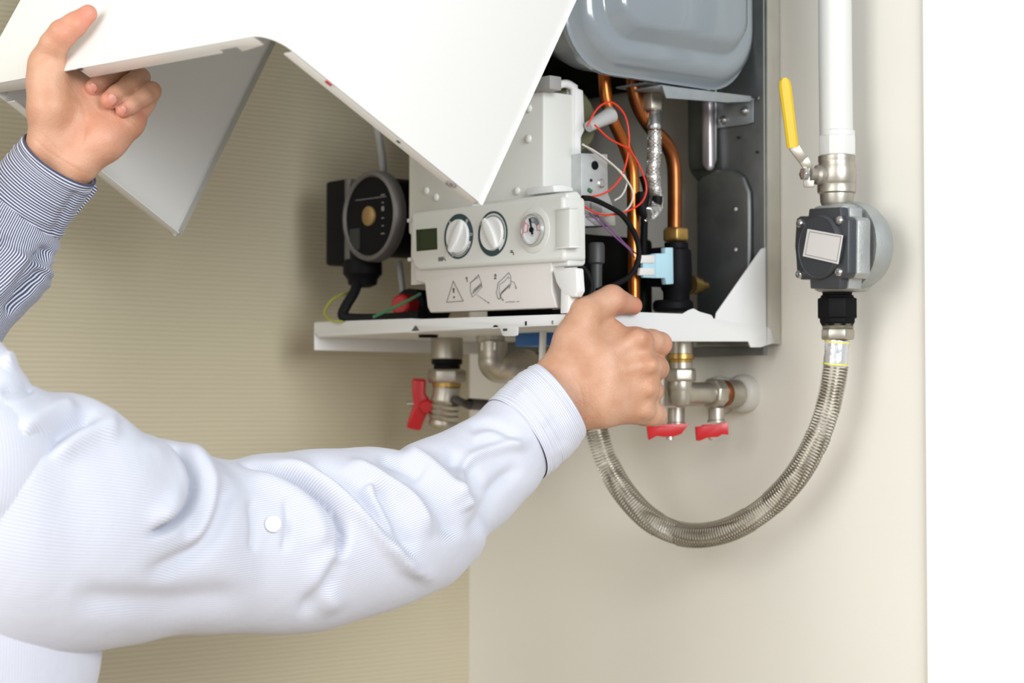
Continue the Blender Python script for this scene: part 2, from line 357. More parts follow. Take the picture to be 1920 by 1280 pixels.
G().box((pc[0] - .036, pc[1] - .0005, pc[2] - .036), (pc[0] - .018, pc[1] + .0006, pc[2] - .012)).build('rating_plate', mat('dark_plate', (.02, .022, .022), .6), pump)
G().box((pc[0] - .088, pc[1] + .003, pc[2] - .05), (pc[0] - .052, pc[1] + .055, pc[2] + .046)).build('terminal_box', M_BLACK, pump, bevel=.004)
G().box((pc[0] - .0525, pc[1] + .0035, pc[2] - .05), (pc[0] - .042, pc[1] + .05, pc[2] + .046)).build('terminal_frame', mat('dull_aluminium', (.3, .29, .285), .5, .5), pump, bevel=.002)
gl = PY(680, 487, -.262)
G().lathe(gl, DZ, [(.02, 0), (.022, .004), (.022, .016), (.017, .022), (.016, .028), (.008, .031)], 18).build('cable_gland', M_BLACK, pump)
G().tube(spline([W(672, 525, 2.262), W(664, 548, 2.25), W(648, 575, 2.24), (W(643, 592, 2.235)), W(662, 597, 2.23), W(720, 597, 2.21), W(790, 592, 2.17)], 40), .0058, 12).build('pump_cable', M_RUBBER, B)
G().tube(spline([W(655, 548, 2.27), W(625, 560, 2.26), W(608, 585, 2.25), W(622, 601, 2.235), W(650, 602, 2.23)], 30), .0013, 6).build('earth_wire', M_YELW, B)
G().tube(spline([W(700, 594, 2.18), W(735, 578, 2.17), W(760, 566, 2.165), W(790, 550, 2.16)], 20), .0017, 6).build('earth_wire', M_GRNW, B)
rc = W(756, 572, 2.22)
cap = G().lathe(rc, (.35, -1, 0), [(.013, -.03), (.0125, 0), (.0115, .006), (.009, .008)], 20).build('relief_valve_cap', M_REDD, B)
G().lathe(rc, (.35, -1, 0), [(.019, -.07), (.019, -.012)], 20).build('valve_collar', M_BLACK, cap)

# control box: rear housing
XR = -.060
hs = G().box((-.277, -.285, .10), (XR, -.243, .2295)).build('control_housing', M_PLAST, B, bevel=.003)
G().box((-.280, -.2435, .10), (XR + .002, -.238, .2345)).build('housing_seam', M_PLASTW, hs, bevel=.0025)
G().prism([PX(*q, XR + .0025) for q in ((1078, 163), (1094, 169), (1097, 243), (1090, 258), (1091, 365), (1078, 366))], (-.10, 0, 0)).build('housing_rear', M_PLASTW, hs, bevel=.0015)
# cable duct like rounded strap above the housing
G().tube(spline([PX(1040, 161, -.062), PX(1060, 157, -.062), PX(1073, 163, -.062), PX(1076, 178, -.062), PX(1076, 340, -.062)], 30), .0042, 10).build('housing_strap', M_PLASTW, hs)
for q in ((992, 203), (991, 260), (800, 358), (818, 370), (970, 358)):
    G().lathe(PY(*q, -.2853), NY, [(.0045, 0), (.0042, .001), (.003, .0022), (.001, .0026)], 14).build('moulded_boss', M_PLAST, hs)
# control panel
pan = [PY(*q, -.305) for q in ((770, 400), (775, 396), (1050, 366), (1056, 369), (1058, 485), (1052, 490), (783, 506.5), (775, 498), (768, 480))]
cp = G().prism(pan, (0, .030, 0)).build('control_panel', M_PLAST, B, bevel=.0035, seg=3)
G().prism([PX(*q, PY(1056, 430, -.305)[0] - .001) for q in ((1062, 361), (1083, 358), (1091, 366), (1092, 392), (1099, 402), (1099, 494), (1094, 499), (1066, 499), (1064, 480))], (-.14, 0, 0)).build('panel_side', M_PLAST, cp, bevel=.003, seg=3)
G().prism([PX(*q, .0015) for q in ((1068, 388), (1086, 388), (1086, 430), (1090, 432), (1090, 463), (1068, 463))], (-.02, 0, 0)).build('side_latch', M_PLAST, cp, bevel=.0012)
G().prism([PX(*q, .0035) for q in ((1068, 461), (1090, 461), (1090, 464.5), (1068, 464.5))], (-.02, 0, 0)).build('latch_ledge', M_PLASTW, cp, bevel=.0006)
G().prism([PX(*q, .003) for q in ((1068, 388.5), (1084, 388.5), (1084, 391), (1068, 391))], (-.02, 0, 0)).build('latch_ledge', M_PLASTW, cp, bevel=.0005)
G().prism([PX(*q, -.035) for q in ((1037, 347), (1056, 346), (1075, 352), (1075, 359), (1039, 360))], (-.04, 0, 0)).build('hinge_clip', M_PLASTW, cp, bevel=.0012)
for q in ((767, 413), (768, 486)):
    G().box(PY(*q, -.300) - V((.004, 0, .002)), PY(*q, -.300) + V((.003, .008, .002))).build('hinge_pin', M_PLASTW, cp, bevel=.0008)
G().box((-.26, -.294, .045), (-.02, -.276, .119)).build('panel_core', M_PLASTLOW, cp)
# display
g = [PY(*q, -.3052) for q in ((780, 430.5), (819, 427), (820, 467.5), (781, 471))]
dp = G().prism(g, (0, .001, 0)).build('display', M_LCD, cp)
G().prism([PY(*q, -.3055) for q in ((788, 432), (818, 429), (818.5, 464), (789, 466))], (0, .0006, 0)).build('display_glass', mat('green_glass', (.02, .034, .012), .1), cp)
# knobs with printed rings
def arc(c, r, a0, a1, n=24): return [V((c[0] + r * math.sin(math.radians(a0 + (a1 - a0) * i / n)), c[1], c[2] + r * math.cos(math.radians(a0 + (a1 - a0) * i / n)))) for i in range(n + 1)]
def ringsec(g, c, r0, r1, a0, a1, n=28, th=.0003):
    A, Bq = arc(c, r0, a0, a1, n), arc(c, r1, a0, a1, n)
    for i in range(n): g.prism([A[i], A[i + 1], Bq[i + 1], Bq[i]], (0, -th, 0))
def knob(q, tilt, arcs, marks):
    c = PY(*q, -.3051); Rr = 42.5 * mm(c)
    k = G(); rk = Rr * .75
    k.lathe(c, NY, [(rk, 0), (rk, .002), (rk * .96, .003), (rk * .9, .0032), (rk * .5, .002)], 48)
    kb = k.build('knob', M_PLASTW, cp)
    t = math.radians(tilt); d = V((math.sin(t), 0, math.cos(t))); e = V((math.cos(t), 0, -math.sin(t)))
    cc = c + V((0, -.0015, 0))
    gr = G().prism([cc + d * rk * 1.06 + e * .0028, cc + d * rk * .3 + e * .0052, cc - d * rk * .3 + e * .0052, cc - d * rk * 1.06 + e * .0028, cc - d * rk * 1.06 - e * .0028, cc - d * rk * .3 - e * .0052, cc + d * rk * .3 - e * .0052, cc + d * rk * 1.06 - e * .0028], (0, -.0045, 0))
    gr.build('knob_grip', M_PLASTW, kb, bevel=.0016, seg=3)
    g = G(); ringsec(g, c, Rr * .90, Rr, 0, 360, 64)
    for a0, a1 in arcs: ringsec(g, c, Rr * .76, Rr * .91, a0, a1, 20)
    g.build('dial_ring', M_TEAL, kb)
    for a, kind in marks:
        g = G(); m_ = arc(c + V((0, -.0004, 0)), Rr * .88, a, a, 1)[0]
        if kind == 'o': g.strip(arc(m_, .0014, 0, 360, 12), .0006, NY)
        elif kind == 'l': g.strip([m_ + V((-.0006, 0, .0014)), m_ + V((.0006, 0, -.0014))], .0008, NY)
        elif kind == 'x':
            for t in (0, 60, 120):
                v = V((math.sin(math.radians(t)), 0, math.cos(math.radians(t)))) * .0014; g.strip([m_ - v, m_ + v], .0005, NY)
        g.build('dial_mark', M_LABEL, kb)
    g = G()
    for a0, a1, r in ((-40, 110, .80),) if tilt < 0 else ((120, 205, .84), (-100, -60, .82)): g.strip(arc(c + V((0, -.0002, 0)), Rr * r, a0, a1, 18), .0006, NY)
    g.build('dial_line', M_TEAL, kb)
knob((860, 443), 33, ((-38, 40), (46, 108), (-130, -112)), ((42, 'o'), (88, 'o'), (125, 'x'), (-42, 'l'), (-118, 'o'), (205, 'o'), (-142, 'l')))
knob((924, 438), -33, ((150, 290),), ((-58, 'x'),))
# pressure gauge
gc = PY(1002, 431, -.305); rg = 30.5 * mm(gc)
gau = G().lathe(gc, NY, [(rg, -.001), (rg, .004), (rg * .97, .0055), (rg * .90, .0055), (rg * .87, .0035), (rg * .87, .002)], 48).build('pressure_gauge', M_STEEL, cp)
G().lathe(gc, NY, [(rg * 1.42, 0), (rg * 1.42, .0006), (rg * 1.36, .001), (rg * 1.06, .001), (rg * 1.04, .0004)], 48).build('gauge_surround', M_PLAST, gau)
fc = gc + V((0, -.0026, 0)); G().lathe(fc, NY, [(rg * .88, -.001), (rg * .88, 0)], 40).build('gauge_face', M_FACE, gau)
fz = fc + V((0, -.0002, 0)); g = G(); ringsec(g, fz, rg * .42, rg * .78, -28, 58, 16, .0002); g.build('gauge_band', M_INKGREY, gau)
g = G()
for a0, a1 in ((-100, -52), (62, 98)):
    A_, B_ = arc(fz, rg * .45, a0, a1, 6), arc(fz, rg * .8, a0, a1, 6); g.strip(A_, .0006, NY); g.strip(B_, .0006, NY); g.strip([A_[0], B_[0]], .0006, NY); g.strip([A_[-1], B_[-1]], .0006, NY)
g.build('gauge_red_zones', M_INKRED, gau)
g = G(); nd = fz + V((0, -.0008, 0)); a = math.radians(-14); d = V((math.sin(a), 0, math.cos(a))); e = V((math.cos(a), 0, -math.sin(a)))
g.prism([nd + d * rg * .72 + e * .0005, nd + d * rg * .72 - e * .0005, nd - d * rg * .3 - e * .0011, nd - d * rg * .3 + e * .0011], (0, -.0006, 0)); g.lathe(nd, NY, [(.0027, 0), (.0027, .0012), (.002, .0018)], 16)
g.build('gauge_needle', M_BLACK, gau)
g = G(); g.strip(arc(fz + V((.0012, -.0003, rg * .6)), .0012, 0, 360, 10), .0005, NY); g.build('gauge_mark', M_LABEL, gau)
g = G(); g.strip([fz + V((-.0012, 0, -rg * .36)), fz + V((.0014, 0, -rg * .36))], .0006, NY); g.build('gauge_unit', M_INKL, gau)
# tap and radiator symbols
def px_strip(g, pts, w, y=-.3053): g.strip([PY(*q, y) for q in pts], w, NY, .0002)
g = G()
for i in range(5): px_strip(g, [(822.5 + i * 1.9, 482.5 - i * .2), (822.5 + i * 1.9, 489.5 - i * .2)], .0007)
px_strip(g, [(829.5, 482.5), (834, 482)], .0005); px_strip(g, [(829.5, 485.5), (833.5, 485), (835.5, 488)], .0008); g.build('panel_symbol', M_INK, cp); g = G()
px_strip(g, [(957, 469.8), (961.5, 469.3)], .0006); px_strip(g, [(959.5, 469.5), (959.5, 472.5)], .0006); px_strip(g, [(957, 473), (962, 472.5), (963.3, 477.5)], .0009)
g.build('panel_symbol', M_INK, cp)
# lower flap with the printed instructions
YF = -.300
flp = [(776, 501), (1034, 489), (1035, 545), (1044, 577), (806, 586), (801, 575), (796, 531), (779, 527)]
fp = G().prism([PY(*q, YF) for q in flp], (0, .014, 0)).build('lower_flap', M_PLASTLOW, B, bevel=.0015, seg=3)
G().prism([PY(*q, -.288) for q in ((1030, 507), (1050, 506), (1056, 578), (1036, 580))], (0, .004, 0)).build('flap_recess', M_PLASTLOW, fp)
G().prism([PX(*q, -.004) for q in ((1068, 502), (1083, 501), (1085, 585), (1066, 587))], (-.012, 0, 0)).build('flap_post', M_PLASTW, fp, bevel=.001)
G().prism([PY(*q, -.302) for q in ((1035, 506), (1081, 502), (1084, 545), (1078, 557), (1058, 557), (1042, 530))], (0, .010, 0)).build('flap_latch', M_PLASTW, fp, bevel=.002, seg=3)
yf = YF - .0003
g = G(); px_strip(g, [(850, 527), (837.5, 566.5), (868.5, 564), (850, 527)], .0009, yf); g.build('warning_triangle', M_INKL, fp)
g = G(); g.prism([PY(*q, yf) for q in ((849, 540), (852.2, 540), (851.4, 549), (849.8, 549))], (0, -.0002, 0)); g.lathe(PY(851.3, 557, yf), NY, [(.0012, 0), (.0012, .0002)], 10); g.build('warning_mark', M_INK, fp)
g = G(); px_strip(g, [(873.5, 522), (875.5, 519.5), (876, 528)], .0009, yf); g.build('step_number', M_INK, fp); g = G()
px_strip(g, [(927, 516.5), (929, 514), (930.3, 516.5), (927.2, 522.3), (930.5, 522)], .0009, yf); g.build('step_number', M_INK, fp)
g = G()
px_strip(g, [(882, 530), (887, 526), (897.5, 515)], .001, yf); px_strip(g, [(882, 530), (882.5, 548), (886, 557)], .0007, yf); px_strip(g, [(898, 516), (902.5, 530), (904, 538), (886, 557)], .0004, yf)
px_strip(g, [(886, 527), (895, 521), (899, 518)], .0004, yf)
for i in range(7): px_strip(g, [(886.5 + i * 2.6, 550 - i * 2.2), (889 + i * 2.2, 543 - i * 2.1)], .0012, yf)
px_strip(g, [(894, 552.5), (908, 562)], .0004, yf); px_strip(g, [(909, 563), (911.5, 564.5)], .001, yf); px_strip(g, [(914, 566), (917, 568)], .0012, yf)
px_strip(g, [(934, 530), (941, 524), (954, 511)], .0007, yf); px_strip(g, [(934, 530), (931, 549), (933, 558), (936, 561), (940, 553)], .0007, yf); px_strip(g, [(954, 511), (958, 518), (958, 532), (955, 541)], .0006, yf)
px_strip(g, [(937, 533), (945, 528), (953, 519), (956, 522)], .0005, yf); px_strip(g, [(937, 533), (936, 547), (939, 560)], .0005, yf)
for i in range(7): px_strip(g, [(938.5 + i * 2.5, 552 - i * 2.4), (941.5 + i * 2.3, 547 - i * 2.3)], .0013, yf)
px_strip(g, [(959, 527), (964, 529), (967, 536)], .0005, yf); px_strip(g, [(967, 537), (968, 540.5)], .0014, yf); px_strip(g, [(938, 554), (942, 561.5)], .0007, yf); px_strip(g, [(942, 561), (943.5, 563)], .0014, yf)
for i, (a, b) in enumerate(((948.5, 951.5), (953.5, 965.5), (969, 974))): px_strip(g, [(a, 566.3 - i * .5), (b, 566 - i * .5)], .0007, yf)
g.build('instruction_drawings', M_INKL, fp)

# ignition unit, a folded metal box behind the controls
xb = -.045
ig = G().prism([PX(*q, xb) for q in ((1090, 287), (1139, 289), (1140, 362), (1154, 396), (1154, 400), (1090, 400))], (-.03, 0, 0)).build('ignition_unit', mat('pale_zinc', (.56, .58, .58), .38, .6, var=.08, vscale=60), B, bevel=.0005)
G().prism([PX(*q, xb + .004) for q in ((1090, 400), (1154, 399), (1154, 423), (1090, 424))], (-.03, 0, 0)).build('unit_base', M_STEEL, ig, bevel=.0005)
G().lathe(PX(1115, 310, xb), (1, 0, 0), [(.0045, 0), (.0045, .001), (.0022, .0012), (.0022, .0006)], 16).build('socket', M_BLACK, ig)
G().lathe(PX(1108, 338, xb), (1, 0, 0), [(.0016, 0), (.0016, .0008)], 10).build('unit_hole', M_HOLE, ig)
sc = PX(1126, 344, xb); s_ = G().lathe(sc, (1, 0, 0), [(.0046, 0), (.0046, .0016), (.0034, .0026)], 18).build('screw', M_STEEL, ig)
G().obox(PX(1106, 357, xb + .001), (.0012, 0, 0), (0, .0024, -.0012), (0, .0008, .0016)).build('earth_tag', M_GRNW, ig, bevel=.0006)
G().obox(PX(1118, 388, xb + .001), (.001, 0, 0), (0, .0075, 0), (0, 0, .0045)).build('relay', M_GREY, ig, bevel=.0006)
# gas valve connector
G().tube([PX(1103, 238, -.05), PX(1125, 226, -.05), PX(1146, 215, -.05)], [.0055, .007, .0088], 14).build('sensor_plug', mat('clear_grey_plastic', (.42, .43, .42), .3), B)
# wires
def wire(name, px, r, m, n=40, x=-.035): return G().tube(spline([PX(*q[:2], q[2] if len(q) > 2 else x) for q in px], n), r, 8).build(name, m, B)
wire('red_wire', [(1101, 237), (1118, 206), (1135, 193), (1150, 193), (1168, 210), (1177, 235), (1179, 275), (1168, 325), (1145, 355), (1118, 367), (1092, 368)], .00095, M_REDW)
wire('red_wire', [(1115, 234), (1140, 258), (1165, 272), (1182, 282), (1203, 320), (1212, 350), (1206, 375), (1185, 392), (1150, 402), (1120, 400), (1092, 385)], .00095, M_REDW, x=-.031)
wire('white_wire', [(1092, 271), (1115, 283), (1145, 305), (1165, 325), (1183, 350), (1187, 370), (1178, 390), (1160, 402), (1140, 404), (1110, 398), (1093, 388)], .0009, M_WHW, x=-.033)
wire('white_wire', [(1092, 270), (1130, 297), (1160, 318), (1174, 335), (1174, 350), (1165, 367), (1152, 376)], .0009, M_WHW, x=-.036)
wire('black_cable', [(1092, 371), (1110, 373), (1135, 384), (1165, 402), (1187, 432), (1197, 462), (1196, 490), (1183, 515), (1160, 530), (1120, 545)], .0028, M_RUBBER, x=-.026)
wire('purple_wire', [(1098, 390), (1115, 408), (1140, 432), (1160, 450), (1180, 468), (1190, 483)], .0008, M_PURW)
wire('purple_wire', [(1100, 388), (1125, 408), (1150, 434), (1175, 460), (1196, 478)], .0008, M_PURW, x=-.037)
wire('black_cable', [(1093, 500), (1102, 512), (1109, 530), (1108, 548), (1100, 562)], .002, M_RUBBER, x=.0)
# stubs under the tray
G().box(PY(965, 612, -.2), PY(1016, 648, -.2) + V((0, .03, 0))).build('filling_knob', M_BLUE, B, bevel=.002)
G().tube([W(1019, 600, 2.10), W(1016, 690, 2.10)], .0036, 10).build('white_drain', M_PLASTW, B)
G().tube([W(803, 600, 2.20), W(803, 633, 2.20)], .0105, 16).build('black_plug', M_BLACK, B)

# ------------------------------------------------------------------ the casing held open
H0 = unit((-.039, .494, .869)); HT = .72
A1 = W(507, 62, 1.55); A0 = W(-28, 160, 1.83); Rt = W(905, 384, 1.70); Lt = W(326, 443, 1.975)
def upto(P, q):                      # direction near H0 whose picture runs through pixel q
    u = unit(np.cross(P - CAM, ray(*q))); d = H0 - u * (H0 @ u); return unit(d)
hR = upto(Rt, (1081, 0)); hA0 = upto(A0, (60, 0)); hA1 = unit((H0 + hR) / 2); hL = H0
dn = unit(np.cross(A0 - A1, H0));
cov = thing('boiler_cover', 'large folded white enamel boiler casing tilted and held by a raised hand', 'cover', tuple(A1))
def sheet(path, hs, th, inward, name, m, nz=6):
    g = G(); n = len(path); rows = []
    for s in (0, 1):
        for j in range(nz + 1):
            g.v += [tuple(p + h * HT * j / nz + iv * th * s) for p, h, iv in zip(path, hs, inward)]
    ix = lambda s, j, i: (s * (nz + 1) + j) * n + i
    for s in (0, 1):
        for j in range(nz):
            for i in range(n - 1): g.f.append((ix(s, j, i), ix(s, j, i + 1), ix(s, j + 1, i + 1), ix(s, j + 1, i)))
    for i in range(n - 1):
        for j in (0, nz): g.f.append((ix(0, j, i), ix(0, j, i + 1), ix(1, j, i + 1), ix(1, j, i)))
    for j in range(nz):
        for i in (0, n - 1): g.f.append((ix(0, j, i), ix(1, j, i), ix(1, j + 1, i), ix(0, j + 1, i)))
    return g.build(name, m, cov, ang=50)
wv = unit(A0 - A1); dR = unit(Rt - A1); dL = unit(Lt - A0); rad = .022
def bend(P, ua, ub, r, n=8):         # rounded corner from P+ua*r to P+ub*r
    return [P + ua * r * (1 - math.sin(t)) + ub * r * (1 - math.cos(t)) for t in [math.pi / 2 * i / n for i in range(n + 1)]]
c1 = bend(A1, dR, wv, rad); c0 = bend(A0, wv, dL, rad)
path = c1 + c0; k1, k0 = len(c1), len(c0)
hs = [hA1] * k1 + [hA0] * k0; inn = [unit(dR + wv)] * k1 + [unit(wv * -1 + dL)] * k0
front = sheet(path, hs, .0014, inn, 'front_panel', M_ENAMEL)
s1 = A1 + dR * rad; r2 = Rt - dR * .010
sideR = sheet([s1, r2 + wv * .0, r2 + dR * .002 + wv * .0012, Rt + wv * .0015], [hA1, hR, hR, hR], .0014, [wv] * 4, 'side_panel', M_ENAMEL)
s0 = A0 + dL * rad; l2 = Lt - dL * .010
sideL = sheet([s0, l2, l2 + dL * .002 - wv * .0012, Lt - wv * .0015], [hA0, hL, hL, hL], .0014, [-wv] * 4, 'side_panel', M_ENAMEL)
def flange(P, Q, inward, w, name, parent, e0=0., e1=0.):
    a, b = P + unit(Q - P) * e0, Q - unit(Q - P) * e1; inward = unit(inward)
    return G().prism([a, b, b + inward * w, a + inward * w], H0 * .0014).build(name, M_ENAMEL, parent, bevel=.0004)
fR = flange(s1, Rt, wv, .013, 'bottom_flange', sideR, .004, .004)
flange(s0, Lt, -wv, .013, 'bottom_flange', sideL, .004, .004)
fa, fb = c1[-1], c0[0]; ln = np.linalg.norm(fb - fa)
def alongf(px): # parameter along the bottom front edge for a pixel column
    best = min(range(401), key=lambda i: abs(proj(fa + (fb - fa) * i / 400)[0] - px)); return fa + (fb - fa) * best / 400
e = [alongf(x) for x in (485, 428, 395, 145, 20)]
pts_ = [e[0], e[0] + dR * .012, e[1] + dR * .015, e[1] + dR * .009, e[2] + dR * .009, e[2] + dR * .013, e[3] + dR * .014, e[3], e[2], e[1]]
G().prism(pts_, H0 * .0014).build('bottom_flange', M_ENAMEL, front, bevel=.0004)
pts_ = [alongf(52), alongf(52) + dR * .014, e[4] + dR * .014, fb + dR * .012, fb]
G().prism(pts_, H0 * .0014).build('bottom_flange', M_ENAMEL, front, bevel=.0004)
flange(Rt, Rt + hR * HT, wv, .012, 'rear_return', sideR); flange(Lt, Lt + hL * HT, -wv, .012, 'rear_return', sideL)
fo = wv * .006 - H0 * .0004
def onflange(px): t = min(range(401), key=lambda i: abs(proj(s1 + (Rt - s1) * i / 400 + fo)[0] - px)) / 400; return s1 + (Rt - s1) * t + fo
G().obox(onflange(611) - fo * .5, dR * .003, wv * .001, H0 * .001).build('slot', M_REDD, sideR)
G().obox(onflange(747), dR * .0016, wv * .0008, H0 * .0005).build('slot', M_INK, sideR)
rc_ = onflange(846); g = G(); u_, v_ = dR, wv
ci = [rc_ + u_ * .0042 * math.cos(t) + v_ * .0042 * math.sin(t) - H0 * .0004 for t in np.linspace(0, 2 * math.pi, 25)]
g.tube(ci, .0005, 6, False); g.tube([rc_ - u_ * .0016 - H0 * .0005, rc_ + u_ * .0016 - H0 * .0005], .0006, 6); g.build('clip_ring', M_INKL, sideR)
G().obox(e[3] + dR * .001 - H0 * .0006 - wv * .003, wv * .0035, dR * .0008, H0 * .0006).build('slot', M_INK, front)
tp = W(240, -1, 1.66); 
# ------------------------------------------------------------------ gas line on the wall
YP = -.05
def onx(px, py): return PY(px, py, YP)
gp = thing('gas_pipe', 'white painted vertical pipe with hexagonal coupling on cream wall', 'pipe', tuple(onx(1570, 294)))
def vaxis(px, py0, py1): a, b = onx(px, py0), onx(px, py1); b = V((a[0], a[1], b[2])); return a, b
a, b = onx(1568, 255), onx(1564, -40); rp = 31.5 * mm(a)
G().tube([a, a + (b - a) * .5, b + V((0, 0, .75))], rp, 32).build('pipe', M_WPIPE, gp)
a, b = vaxis(1570, 292.5, 252); h = np.linalg.norm(b - a); rn = 36 * mm(a)
G().lathe(a, (0, 0, 1), [(rn * .98, 0), (rn, .002), (rn, h - .003), (rn * .9, h)], 8, .28).build('coupling', M_WPIPE, gp, bevel=.0008)
G().lathe(b, (0, 0, 1), [(rp * 1.06, -.002), (rp * 1.06, .003), (rp * .98, .004)], 24).build('paint_collar', M_WPIPE, gp)
gv = thing('gas_valve', 'nickel ball valve with long yellow lever handle below white pipe', 'valve', tuple(onx(1570, 384)))
a, b = vaxis(1569, 384, 293); k = mm(a); h = b[2] - a[2]
vb = G().lathe(a, (0, 0, 1), [(29 * k, 0), (31 * k, .003), (32 * k, h * .22), (36 * k, h * .25), (36.5 * k, h * .40), (35 * k, h * .43), (36.5 * k, h * .46), (36.5 * k, h * .78), (33.5 * k, h * .86), (34.5 * k, h * .9), (34.5 * k, h)], 28).build('valve_body', M_NICKEL, gv)
G().lathe(a + V((0, 0, -.001)), (0, 0, 1), [(28 * k, 0), (30 * k, .002), (28 * k, .004), (30 * k, .006), (28 * k, .008)], 24).build('thread', M_NICKEL, vb)
# stem axis points away from the wall
sp = onx(1569, 330); so = V((-.25, -1, 0)); so = unit(so); s0_ = sp + so * .012
G().lathe(s0_, so, [(.010, 0), (.010, .012), (.007, .014), (.007, .022)], 16).build('stem', M_NICKEL, gv)
se = s0_ + so * .024
G().lathe(se, so, hexprof(.0065, .006), 6).build('stem_nut', M_STEEL, gv, bevel=.0005)
l0 = se - so * .002; Zl = proj(l0)[2]
lv = [l0 + V((0, 0, -.012)), l0 + V((0, 0, .006)), W(1507, 300, Zl - .002), W(1488, 275, Zl - .006), W(1484, 262, Zl - .007)]
g = G()
for p, q in zip(lv[:-1], lv[1:]):
    t = unit(q - p); w = unit(np.cross(t, FW)); nn = np.cross(t, w); g.obox((p + q) / 2, t * (np.linalg.norm(q - p) / 2 + .001), w * .0052, nn * .0014)
lev_ = g.build('lever', M_NICKEL, gv, bevel=.0008)
p, q = W(1486.5, 277, Zl - .006), W(1470, 146, Zl - .012); t = unit(q - p); w = unit(np.cross(t, FW)); nn = np.cross(t, w); L_ = np.linalg.norm(q - p)
gp_ = G(); sec = []
for s, ww in ((0, .0052), (.04, .0057), (.35, .0057), (.7, .0060), (.9, .0060), (.97, .0046), (1.0, .0024)):
    c = p + t * L_ * s; o = len(gp_.v)
    sh = [(1, .45), (.6, 1), (-.6, 1), (-1, .45), (-1, -.45), (-.6, -1), (.6, -1), (1, -.45)]
    gp_.v += [tuple(c + w * ww * x + nn * .0032 * y) for x, y in sh]
    if o: gp_.f += [(o - 8 + i, o - 8 + (i + 1) % 8, o + (i + 1) % 8, o + i) for i in range(8)]
gp_.f += [tuple(range(8)), tuple(range(len(gp_.v) - 8, len(gp_.v)))]
gp_.build('handle_grip', M_YEL, lev_, ang=25)
# regulator
rg_ = thing('gas_regulator', 'grey cast gas regulator with dark round front cover and blank white plate', 'regulator', tuple(onx(1570, 545)))
c = PY(1577, 466, -.055); k = mm(c)
fd = unit((-.18, -1, 0)); fu = unit(np.cross(V((0, 0, 1)), fd) * -1)   # cover faces the room
ux = unit(np.cross(fd, V((0, 0, 1)))); uz = V((0, 0, 1.))
if ux @ RT < 0: ux = -ux
def fpt(px, py, off): # pixel on the cover plane
    o = c + fd * off; r = ray(px, py); return CAM + r * (((o - CAM) @ fd) / (r @ fd))
body = G().box(c - ux * 0 + V((-.022, -.02, -.043)), c + V((.022, .022, .043))).build('regulator_body', M_ALU, rg_, bevel=.006, seg=3)
dm = G(); dc = c + V((.008, .014, .002)); dm.lathe(dc - fd * -.012, -fd, [(.044, 0), (.045, .008), (.043, .018), (.037, .028), (.024, .036), (.008, .040), (0.0001, .0405)], 36).build('dome', M_ALU, rg_)
cv = [fpt(*q, .030) for q in ((1493, 410), (1500, 405), (1515, 405), (1517, 391), (1575, 388), (1576, 405), (1586, 406), (1591, 412), (1590, 512), (1584, 521), (1575, 522), (1573, 541), (1519, 541), (1518, 524), (1501, 524), (1494, 517), (1492, 480), (1490, 462), (1491, 440))]
flg = G().prism(cv, -fd * .010).build('cover_flange', M_DGREY, rg_, bevel=.0012)
cvb = [p - fd * .0105 + ux * .002 for p in cv]; G().prism(cvb, -fd * .016).build('body_flange', M_ALU, rg_, bevel=.0012)
cc_ = fpt(1541, 463, .030); rr_ = 60 * k
G().lathe(cc_, fd, [(rr_, 0), (rr_, .003), (rr_ * .95, .0055), (rr_ * .92, .006), (rr_ * .9, .0055)], 48, sq=1.0).build('front_cover', M_DGREY, flg)
for q in ((1501, 419), (1575, 413), (1500, 514), (1574, 510)):
    s_ = G().lathe(fpt(*q, .030), fd, [(.0045, 0), (.0045, .0015), (.0036, .003), (.0016, .0034)], 16).build('screw', M_STEEL, flg)
lb = [fpt(*q, .0362) for q in ((1515, 429), (1581, 441), (1572, 495), (1506, 480))]
lo = G().prism(lb, fd * .0006).build('name_plate', M_LABEL, flg)
g = G(); li = [fpt(*q, .0369) for q in ((1518, 434), (1577, 444), (1569, 490), (1510, 477), (1518, 434))]; g.strip(li, .0006, fd, .0001); g.build('plate_border', M_INKL, lo)
# hose and its fittings
gh = thing('gas_hose', 'corrugated stainless gas hose hanging in a wide loop below the regulator', 'hose', tuple(PY(1290, 1025, -.08)))
a, b = vaxis(1570, 604, 545); k = mm(a); h = b[2] - a[2]
G().lathe(a, (0, 0, 1), [(30 * k, -.004), (35 * k, 0), (35 * k, h * .12), (39 * k, h * .14), (39 * k, h * .74), (33 * k, h * .78), (33 * k, h * .84), (29 * k, h * .86), (31 * k, h)], 8, .3).build('black_coupling', M_BLACK, gh, bevel=.0006)
a, b = vaxis(1571, 637, 602); h = b[2] - a[2]
G().lathe(a, (0, 0, 1), hexprof(31 * k, h * .6, .06), 6, .1).build('hose_nut', M_NICKEL, gh, bevel=.0008)
g = G(); prof = []
for i in range(5): z = h * .6 + i * h * .09; prof += [(28 * k, z), (30.5 * k, z + h * .045)]
g.lathe(a, (0, 0, 1), prof, 24); g.build('hose_thread', M_NICKEL, gh)
a, b = PY(1566, 686, YP), PY(1570, 637, YP)
tp_ = G().tube([a, a + (b - a) * .25, a + (b - a) * .5, a + (b - a) * .75, b], [22 * k, 23 * k, 22 * k, 23 * k, 22.5 * k], 24).build('foil_wrap', M_FOIL, gh)
d = unit(b - a)
for q in (.08, .92): G().tube([a + (b - a) * (q - .03), a + (b - a) * (q + .03)], 23.8 * k, 24).build('yellow_edge', mat('yellow_film', (.72, .66, .10), .4), tp_)
